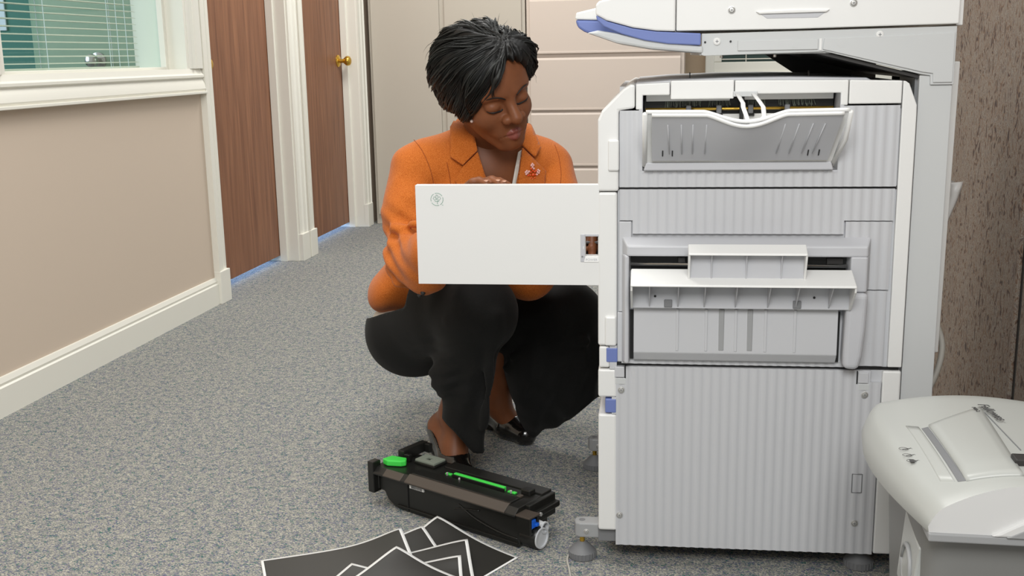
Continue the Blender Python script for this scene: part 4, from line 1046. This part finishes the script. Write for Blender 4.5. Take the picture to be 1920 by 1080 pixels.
# feet: shin, heel, instep
toeR = PZ(872, 888, .012)+np.array([.0, -.03, 0]); heelR = A(826, 800, 2.425); 
toeL = PZ(985, 822, .014); heelL = A(925, 770, 2.66)
toeR = np.array([toeR[0], toeR[1], .022]); toeL = np.array([toeL[0], toeL[1], .022])
shinR = A(872, 690, 2.33); shinL = A(950, 660, 2.58)
def legs(P):
    d = smin(rc(P, shinR, anR, .047, .034), rc(P, anR, heelR, .030, .028), .02)
    d = smin(d, rc(P, anR+[.005, -.005, -.02], toeR+(heelR-toeR)*.32, .030, .028), .025)
    d = smin(d, sph(P, heelR+[0, 0, -.012], .028), .02)
    d = smin(d, rc(P, heelR+[.006, 0, .004], toeR+(heelR-toeR)*.42, .029, .030), .02)
    e = smin(rc(P, shinL, anL, .045, .034), rc(P, anL, heelL, .030, .028), .02)
    e = smin(e, rc(P, anL+[.005, -.005, -.02], toeL+(heelL-toeL)*.35, .030, .026), .025)
    return np.minimum(d, e)
lo = np.minimum(np.minimum(shinR, heelR), np.minimum(toeR, heelL))-.06; hi = np.maximum(np.maximum(shinL, heelL), np.maximum(toeL, shinR))+.06; lo[2] = -.01
V6, Q6 = snet(legs, lo, hi, .005)
Vs, Qs, off, mi = [], [], 0, []
for V, Q, lm in ((headW, Q1, lipmask), (V2, Q2, None), (V3, Q3, None), (V4, Q4, None), (V5, Q5, None), (V6, Q6, None)):
    Vs.append(V); Qs.append(Q+off); off += len(V); mi.append(lm.astype(np.int32) if lm is not None else np.zeros(len(Q), np.int32))
body_o = mesh_np('body', np.concatenate(Vs), np.concatenate(Qs), 'skin', per)
body_o.data.materials.append(MATS['lips']); body_o.data.polygons.foreach_set('material_index', np.concatenate(mi)); body_o.data.update()
# brows, lashes
def hp_(pts): return [toW(q_) for q_ in pts]
def surf(q): return project(head_f, np.array(q, float), 5)
for sx in (-1, 1):
    bw = surf([(sx*x, y, z) for x, y, z in ((.012, .093, .0175), (.020, .092, .0225), (.030, .088, .0255), (.040, .080, .0245), (.049, .068, .0185))])
    pc(MB().tube(smooth_pts([toW(q_) for q_ in bw], 4), [.0024, .0030, .0034, .0036, .0038, .0038, .0036, .0034, .0034, .0032, .0030, .0028, .0026, .0024, .002, .0014, .0008], 8, flat=.45), 'eyebrow', 'lash', smooth=True)
    ey = surf([(sx*x, y, z) for x, y, z in ((.0165, .085, -.0085), (.022, .090, -.0115), (.031, .093, -.0128), (.040, .086, -.0112), (.049, .076, -.0060))])
    pc(MB().tube(smooth_pts([toW(q_) for q_ in ey], 4), [.0008]+[.0021]*14+[.0016, .0007], 6), 'eyelashes', 'lash', smooth=True)
# nails
for fg in fR[:3]:
    d_ = fg[3]-fg[2]; d_ /= np.linalg.norm(d_); n_ = np.array([0, -.35, 1.0]); n_ -= d_*(n_@d_); n_ /= np.linalg.norm(n_)
    Rn = np.stack([d_, np.cross(n_, d_), n_], 1); Vn, Qn = snet(lambda P: ell(P, (0, 0, 0), (.0055, .0046, .0014)), (-.007,)*3, (.007,)*3, .0011)
    mesh_np('fingernail', (fg[3]+n_*.0062+d_*.0005)+Vn@Rn.T, Qn, 'nail', per)
for fg in fL[:3]:
    d_ = fg[3]-fg[2]; d_ /= np.linalg.norm(d_); n_ = np.array([0, -1.0, .3]); n_ -= d_*(n_@d_); n_ /= np.linalg.norm(n_)
    Rn = np.stack([d_, np.cross(n_, d_), n_], 1); mesh_np('fingernail', (fg[3]+n_*.0062)+Vn@Rn.T, Qn, 'nail', per)

# ---- hair
def face_cut(q): return ell(q, (.016, .108, .006), (.058, .085, .090))
def hair_f(q):
    q = (q-np.array([0, 0, .02]))/np.array([.875, .90, .88])+np.array([0, 0, .02])
    d = ell(q, (.004, -.030, .050), (.094, .108, .090))
    d = smin(d, ell(q, (-.030, -.055, .030), (.072, .085, .085)), .03)
    d = smin(d, ell(q, (-.066, -.012, -.004), (.034, .056, .058)), .025)       # side over the ear
    d = smin(d, ell(q, (-.045, .045, .060), (.040, .050, .042)), .03)         # swept fringe
    d = smin(d, rc(q, (-.020, .090, .082), (-.062, .048, .018), .024, .016), .025)
    d = smin(d, ell(q, (.030, .048, .092), (.062, .048, .042)), .03)          # top front
    d = smin(d, ell(q, (.072, .020, .055), (.030, .050, .048)), .02)          # tuft on the other temple
    d = smin(d, ell(q, (-.03, -.085, -.045), (.055, .030, .045)), .03)        # nape
    d = smax(d, -face_cut(q), .012)
    d = smax(d, -(q[:, 2]+.078), .01)
    a = np.arctan2(q[:, 1]-.06, q[:, 0]-.03); n = np.sin(a*11+q[:, 2]*26+2*np.sin(q[:, 1]*22))*.0042+np.sin(a*27+q[:, 2]*50+q[:, 1]*40)*.0018
    return (d+n)*.88
V7, Q7 = snet(hair_f, (-.14, -.165, -.10), (.14, .13, .165), .0034)
hair_o = mesh_np('hair', toW(V7), Q7, 'hair_black', per)
# locks of hair following the sweep away from the parting
part = np.array([.034, .070, .120])
N = 2400
cand = V7[rng.integers(0, len(V7), N*2)]; cand = cand[(cand[:, 2] > -.06)][:N]
P_ = project(hair_f, cand.copy(), 2); strands = [P_.copy()]; keep = np.ones(len(P_), bool)
for k in range(11):
    g = grad(hair_f, P_, .004); d_ = P_-part; ln = np.linalg.norm(d_, axis=1)[:, None]+1e-6
    d_ = d_/ln+np.array([-.10, -.25, -.55])*np.clip(ln/.12, 0, 1.4); d_ -= g*(d_*g).sum(1)[:, None]; d_ /= np.linalg.norm(d_, axis=1)[:, None]+1e-9
    d_ += rng.normal(0, .05, d_.shape)
    P_ = P_+d_*.0062; dist = hair_f(P_)[:, None]; P_ = P_-grad(hair_f, P_, .004)*(dist-.0012-.0006*k)
    strands.append(P_.copy())
S_ = np.stack(strands, 1); mb = MB()
_q = (S_-np.array([0, 0, .02]))/np.array([.875, .90, .88])+np.array([0, 0, .02])
S_ = S_[face_cut(_q.reshape(-1, 3)).reshape(len(S_), -1).min(1) > -.003]
S_ = S_[np.linalg.norm(S_[:, 0]-part*np.array([.9, .9, .9]), axis=1) > .022]
lift = rng.uniform(-.0012, .0030, len(S_)); wid = rng.uniform(.0009, .0020, len(S_))
prof_ = [.15, .6, .9, 1, 1, 1, .95, .85, .7, .5, .3, .08]
allv = []; allf = []
for i in range(len(S_)):
    pts = toW(S_[i]); mb2 = MB(); mb2.tube(pts, [wid[i]*p for p in prof_], 4, cap=False, flat=.5)
    o_ = len(allv); allv += mb2.v; allf += [tuple(a+o_ for a in q_) for q_ in mb2.f]
pick = rng.permutation(len(S_))[:150]
for i in pick:                                  # heavier tousled locks that lift away at the tip
    q_ = S_[i].copy(); g_ = grad(hair_f, q_, .004); l_ = rng.uniform(.001, .0075); t_ = np.linspace(0, 1, len(q_))
    if q_[0, 2] < .03: l_ *= .4
    q_ = q_+g_*(l_*(t_**2))[:, None]; mb2 = MB(); mb2.tube(toW(q_), [rng.uniform(.0035, .0055)*w_ for w_ in prof_], 5, cap=False, flat=.45)
    o_ = len(allv); allv += mb2.v; allf += [tuple(a+o_ for a in f_) for f_ in mb2.f]
for i in range(60):                             # fine flyaway hairs at the crown
    q_ = S_[rng.integers(0, len(S_))].copy()
    if q_[0, 2] < .07: continue
    g_ = grad(hair_f, q_, .004); t_ = np.linspace(0, 1, len(q_)); q_ = q_+g_*(rng.uniform(.008, .02)*t_**1.5)[:, None]
    mb2 = MB(); mb2.tube(toW(q_), [.0006*w_ for w_ in prof_], 3, cap=False); o_ = len(allv); allv += mb2.v; allf += [tuple(a+o_ for a in f_) for f_ in mb2.f]
me_h = bpy.data.meshes.new('hair_locks'); me_h.from_pydata(allv, [], allf); me_h.shade_smooth(); me_h.materials.append(MATS['hair_strand'])
ho = bpy.data.objects.new('hair_locks', me_h); COL.objects.link(ho); ho.parent = hair_o; ho['kind'] = 'stuff'

# ---- jacket
hemB = A(752, 548, 2.57); frontH = A(992, 520, 2.40)
sax = axes(np.append((shL-shR)[:2], 0))
def folds(P, L, base, k=.012):
    for a, b, r in L: base = smin(base, rc(P, A(*a), A(*b), r, r*.6), k)
    return base
def torso_j(P):
    d = ell(P, chest+[0.01, .0, .02], (.170, .150, .112), sax)
    d = smin(d, rc(P, shR+[.012, .004, -.010], shL+[-.012, .0, -.010], .058, .056), .06)
    d = smin(d, rc(P, chest+[-.01, 0, -.02], waist, .128, .122), .05)
    d = smin(d, ell(P, A(806, 512, 2.56), (.115, .085, .125), axes((.75, 0, .55))), .05)
    d = smin(d, ell(P, A(753, 528, 2.57), (.092, .058, .14), axes((.75, .0, .66))), .03)
    d = smin(d, rc(P, A(970, 400, 2.42), A(985, 510, 2.40), .070, .052), .05)
    d = smin(d, ell(P, A(992, 525, 2.40), (.055, .05, .045)), .03)
    return d
def sleeves(P):
    d = chain(P, [shR+[-.004, 0, -.018], A(768, 400, 2.31), elR+[0, .005, .004], A(812, 480, 2.14)], [.060, .056, .050, .050], .03)
    d = smin(d, chain(P, [elR, A(800, 512, 2.17)], [.048, .045], .01), .03)
    d = folds(P, [((735, 432, 2.235), (795, 416, 2.215), .009), ((733, 462, 2.225), (795, 446, 2.18), .009), ((738, 500, 2.215), (800, 470, 2.15), .009), ((748, 345, 2.30), (800, 372, 2.28), .008), ((745, 530, 2.21), (800, 500, 2.14), .008)], d, .015)
    e = chain(P, [shL+[.002, 0, -.018], A(1045, 390, 2.42), elL, A(1082, 450, 2.2)], [.058, .056, .054, .048], .03)
    return np.minimum(d, e)
NECKV = [(868, 222), (905, 330), (915, 352), (960, 420), (968, 352), (978, 292), (985, 252), (950, 215), (900, 215)]
def in_poly(px, py, poly):
    px = np.asarray(px); py = np.asarray(py); r = np.zeros(px.shape, bool); n = len(poly)
    for i in range(n):
        x0, y0 = poly[i]; x1, y1 = poly[(i+1) % n]
        c_ = ((y0 > py) != (y1 > py)) & (px < (x1-x0)*(py-y0)/((y1-y0)+1e-12)+x0); r ^= c_
    return r
def jacket_f(P):
    d = smin(torso_j(P), sleeves(P), .008)
    n = .0016*np.sin(P[:, 2]*70+P[:, 0]*35)*np.sin(P[:, 1]*28+P[:, 0]*20)
    sl = np.clip((.16-np.linalg.norm(P-elR, axis=1))/.10, 0, 1)
    n = n+.0042*sl*np.sin((P[:, 2]*.85+P[:, 0]*.5)*190+1.4*np.sin(P[:, 1]*30))
    ub = np.clip((.14-np.linalg.norm(P-(shR+[.05, -.02, -.12]), axis=1))/.08, 0, 1); n = n+.0025*ub*np.sin((P[:, 2]*.7-P[:, 0]*.7)*110)
    return d+n
lo = np.minimum(hemB-[.12, .2, .13], elR-[.09, .16, .12]); hi = np.maximum(shL+[.1, .16, .1], chest+[.22, .2, .2])
V8, Q8 = snet(jacket_f, lo, hi, .0052)
qx, qy = proj(V8[Q8].mean(1)); cen = V8[Q8].mean(1)
nrm = grad(torso_j, cen); facing = ((EYE-cen)*nrm).sum(1) > 0
cut = in_poly(qx, qy, NECKV) & facing & (cen[:, 2] > .5)
topneck = np.linalg.norm(cen-(neck0+[0, .02, .01]), axis=1) < .066
Q8 = Q8[~(cut | topneck)]
jk = mesh_np('jacket', V8, Q8, 'jacket_wool', per)
relax_edges(jk); md = jk.modifiers.new('thick', 'SOLIDIFY'); md.thickness = .004; md.offset = -1
def march(f, px, py, t0=1.7, t1=3.2):
    v = FW+np.outer(np.asarray(px)-960, RT)/F-np.outer(np.asarray(py)-540, UP)/F; v /= np.linalg.norm(v, axis=1)[:, None]
    t = np.full(len(v), t0)
    bt = t.copy(); bf = np.full(len(v), 9.0)
    for _ in range(60):
        d = f(EYE+v*t[:, None]); bt = np.where(d < bf, t, bt); bf = np.minimum(bf, d); t = np.minimum(t+.8*np.maximum(d, -.02), t1)
    P = EYE+v*bt[:, None]; miss = bf > .003          # grazing rays: settle on the nearest surface point
    if miss.any(): P[miss] = project(f, P[miss], 8)
    return P
def patch(name, poly, f, off, m, parent, th=.005, step=4.0, smooth_n=3):
    """a cloth piece lying on the surface f, outlined on the front"""
    # densify outline
    pp = []
    for i in range(len(poly)):
        a = np.array(poly[i], float); b = np.array(poly[(i+1) % len(poly)], float); n = max(1, int(np.linalg.norm(b-a)/step))
        pp += [tuple(a+(b-a)*k/n) for k in range(n)]
    bm = bmesh.new(); vs_ = [bm.verts.new((x, y, 0)) for x, y in pp]; bm.faces.new(vs_)
    xs = [p[0] for p in pp]; ys = [p[1] for p in pp]
    bmesh.ops.triangulate(bm, faces=bm.faces[:])
    for c_ in np.arange(min(xs)+step*2, max(xs), step*2): bmesh.ops.bisect_plane(bm, geom=bm.verts[:]+bm.edges[:]+bm.faces[:], plane_co=(c_, 0, 0), plane_no=(1, 0, 0))
    for c_ in np.arange(min(ys)+step*2, max(ys), step*2): bmesh.ops.bisect_plane(bm, geom=bm.verts[:]+bm.edges[:]+bm.faces[:], plane_co=(0, c_, 0), plane_no=(0, 1, 0))
    co = np.array([v.co[:2] for v in bm.verts]); W_ = march(f, co[:, 0], co[:, 1]); W_ = W_+grad(f, W_)*off
    for v, p in zip(bm.verts, W_): v.co = p
    me = bpy.data.meshes.new(name); bm.to_mesh(me); bm.free(); me.shade_smooth(); me.materials.append(MATS[m])
    o = bpy.data.objects.new(name, me); COL.objects.link(o); o.parent = parent; o.matrix_parent_inverse = Matrix.Identity(4) if parent is not per else Matrix.Translation(per.location).inverted()
    s_ = o.modifiers.new('thick', 'SOLIDIFY'); s_.thickness = th; s_.offset = 0
    return o
patch('collar', [(868, 222), (880, 212), (889, 262), (894, 288), (868, 313), (845, 298), (846, 250)], torso_j, .014, 'jacket_wool', jk)
patch('lapel', [(869, 314), (895, 289), (908, 330), (922, 362), (920, 400), (880, 380), (854, 339)], torso_j, .010, 'jacket_wool', jk)
patch('collar', [(985, 240), (992, 246), (1008, 283), (997, 298), (975, 278)], torso_j, .013, 'jacket_wool', jk)
patch('lapel', [(976, 281), (996, 300), (1018, 322), (1013, 360), (985, 420), (966, 400), (968, 345)], torso_j, .009, 'jacket_wool', jk)
patch('blouse', [(969, 286), (975, 282), (974, 350), (968, 420), (940, 400), (958, 345)], torso_skin, .006, 'blouse', per, .003)
for sp in ([(776, 262), (790, 280), (800, 300), (808, 322), (813, 346), (815, 372)], [(1040, 272), (1046, 288), (1050, 306), (1052, 330), (1050, 352)], [(838, 305), (842, 325), (846, 350), (850, 380)]):
    q_ = np.array(smooth_pts([(a, b, 0) for a, b in sp], 5)); w_ = march(jacket_f, q_[:, 0], q_[:, 1]); w_ = w_+grad(jacket_f, w_)*.0002
    o_ = MB().tube(list(w_), .0008, 5).build('seam', 'jacket_seam', smooth=True); o_.parent = jk
er = march(lambda P: head_f(toH(P))*HS, [885], [227])[0]; pc(MB().ball(er+[0, -.003, 0], .0038), 'earring', 'pearl', smooth=True)
# sleeve cuff buttons
for px, py in ((787, 553), (793, 549)):
    b_ = march(jacket_f, [px], [py])[0]; pc(MB().ball(b_, .0055), 'cuff_button', 'cop_dark', smooth=True)
# brooch
bo = march(torso_j, [993], [331])[0]; bn = grad(torso_j, bo[None])[0]; bo = bo+bn*.012; Rb = axes(np.cross([0, 0, 1], bn))
def brp(a, b, c_=0):
    a, b = a*1.12, b*1.4
    return bo+Rb[:, 0]*a+Rb[:, 1]*b+bn*c_
gp, go_ = MB(), MB()
for k in range(5):
    t = math.pi/2+k*2*math.pi/5
    for (r_, dt) in ((.0125, 0), (.0105, .3), (.0105, -.3), (.0155, .16), (.0155, -.16), (.0175, 0)): (go_ if dt == .3 else gp).ball(brp(r_*math.cos(t+dt), r_*math.sin(t+dt)), .0026, 8, 5)
for k in range(8): go_.ball(brp(.0065*math.cos(k*.785), .0065*math.sin(k*.785), .001), .0024, 8, 5)
go_.ball(brp(0, 0, .002), .004, 8, 6)
bb_ = pc(gp, 'brooch', 'gem_pink', smooth=True)
o_ = go_.build('brooch_centre', 'gem_orange', smooth=True); o_.parent = bb_

# ---- trousers
hemR = A(868, 815, 2.335); hemL = A(1010, 770, 2.56)
def trousers_f(P):
    d = ell(P, A(784, 622, 2.58), (.122, .165, .106))
    d = smin(d, rc(P, hipR, knR, .108, .078), .05)
    d = smin(d, rc(P, hipL, knL, .108, .080), .05)
    # right lower leg: cloth falling from the knee
    c1 = rc(P, knR+[-.01, .0, -.02], A(868, 700, 2.31), .072, .060)
    c1 = smin(c1, rc(P, A(868, 690, 2.31), A(870, 800, 2.325), .056, .050), .04)
    c1 = smin(c1, rc(P, A(893, 700, 2.28), A(890, 842, 2.29), .026, .020), .03)
    d = smin(d, c1, .03)
    c2 = rc(P, knL+[-.01, .02, -.02], A(1020, 690, 2.52), .078, .075)
    c2 = smin(c2, rc(P, A(1020, 690, 2.52), A(1000, 765, 2.555), .075, .045), .04)
    c2 = smin(c2, rc(P, A(985, 690, 2.55), A(1003, 805, 2.56), .05, .022), .03)
    c2 = smin(c2, rc(P, A(1080, 670, 2.5), A(1075, 735, 2.52), .07, .06), .03)
    c2 = smin(c2, rc(P, A(1010, 735, 2.55), A(1085, 735, 2.53), .055, .06), .03)
    c2 = smin(c2, rc(P, A(1012, 770, 2.56), A(1045, 770, 2.55), .035, .035), .03)
    d = smin(d, c2, .03)
    d = folds(P, [((815, 700, 2.28), (870, 670, 2.24), .010), ((820, 720, 2.28), (890, 690, 2.24), .008), ((900, 610, 2.20), (845, 600, 2.22), .010), ((930, 590, 2.2), (905, 800, 2.262), .012), ((960, 668, 2.48), (1100, 640, 2.43), .012), ((950, 690, 2.50), (1090, 665, 2.44), .010), ((800, 560, 2.4), (850, 620, 2.3), .012)], d, .018)
    n = .0024*np.clip((P[:, 0]-pelvis[0]-.05)/.06, 0, 1)*np.sin((P[:, 0]*.75+P[:, 2]*.66)*62+2.2*np.sin(P[:, 1]*16+P[:, 2]*9))
    lw = np.clip((.34-P[:, 2])/.1, 0, 1); n = n+.0035*lw*np.clip((P[:, 0]-pelvis[0]-.06)/.05, 0, 1)*np.sin(P[:, 0]*105+P[:, 1]*70+1.5*np.sin(P[:, 2]*14))
    kb = np.clip((.11-np.linalg.norm(P-A(822, 690, 2.28), axis=1))/.08, 0, 1); n = n+.003*kb*np.sin((P[:, 2]-.35*P[:, 0])*210)
    return d+n
lo = np.minimum(pelvis-[.17, .22, .17], hemR-[.1, .24, .1]); lo[2] = .012; hi = np.maximum(knL+[.12, .14, .22], pelvis+[.2, .28, .24])
V9, Q9 = snet(trousers_f, lo, hi, .0056)
cen = V9[Q9].mean(1); px, py = proj(cen)
near_ = cen[:, 1] < 2.44
HR1 = [(780, 745), (817, 757), (832, 790), (868, 826), (886, 850), (905, 851), (915, 845), (915, 1000), (700, 1000), (700, 745)]
HL1 = [(916, 688), (935, 740), (975, 800), (998, 826), (1012, 826), (1060, 795), (1122, 743), (1200, 743), (1200, 1000), (908, 1000), (908, 690)]
kill = (near_ & in_poly(px, py, HR1)) | (~near_ & in_poly(px, py, HL1) & (cen[:, 2] < .33))
kill |= (px < 800) & (py < 597-(px-690)*.30) & (cen[:, 0] < pelvis[0]+.03)
tr = mesh_np('trousers', V9, Q9[~kill], 'trouser_black', per)
relax_edges(tr); md = tr.modifiers.new('thick', 'SOLIDIFY'); md.thickness = .003; md.offset = -1
# blouse hem at the hip
pcn = A(784, 622, 2.58); Vb, Qb = snet(lambda P: ell(P, pcn, (.121, .164, .105)), pcn-.18, pcn+.18, .006); _cx, _cy = proj(Vb[Qb].mean(1)); Qb = Qb[(_cy < 604-(_cx-690)*.30) & (_cx < 800)]
mesh_np('blouse_hem', Vb, Qb, 'blouse', per)
# ---- shoes
def shoe(name, heel, toe, lab):
    hd = (toe-heel)*[1, 1, 0]; hd /= np.linalg.norm(hd); sd = np.array([-hd[1], hd[0], 0]); d_ = hd
    ball = toe*[1, 1, 0]-hd*.062+[0, 0, .034]; tip = toe*[1, 1, 0]+[0, 0, .024]
    s_ = (ball-heel)/np.linalg.norm(ball-heel); n_ = np.cross(s_, sd); n_ = -n_ if n_[2] < 0 else n_
    def f(P):
        z = P[:, 2]
        d = smin(rc(P, heel-n_*.004, ball, .034, .036), rc(P, ball, tip, .037, .029), .02)
        d = smax(d, -rc(P, heel+n_*.030-s_*.004, ball+n_*.036-s_*.012, .033, .030), .004)      # foot opening
        hb = rc(P, heel-n_*.026-s_*.002, heel-n_*.075+s_*.008, .023, .018)                    # block heel
        d = smin(d, hb, .006)
        return smax(d, -(z-.003), .003)
    Vv, Qq = snet(f, np.minimum(heel, toe)*[1, 1, 0]-[.1, .1, .002], np.maximum(heel, toe)+[.08, .08, .06], .0035)
    o = mesh_np(name, Vv, Qq, 'shoe_leather', per)
    a = toe*[1, 1, 0]-d_*.055+[0, 0, .0]; st_ = [a+sd*.040*math.cos(t)+np.array([0, 0, .028+.036*math.sin(t)]) for t in np.linspace(.0, math.pi, 13)]
    s_ = MB().tube(st_, .009, 8, flat=.25).build('shoe_strap', 'shoe_leather', smooth=True); s_.parent = o
    return o
shoe('shoe', heelR, toeR, ''); shoe('shoe', heelL, toeL, '')
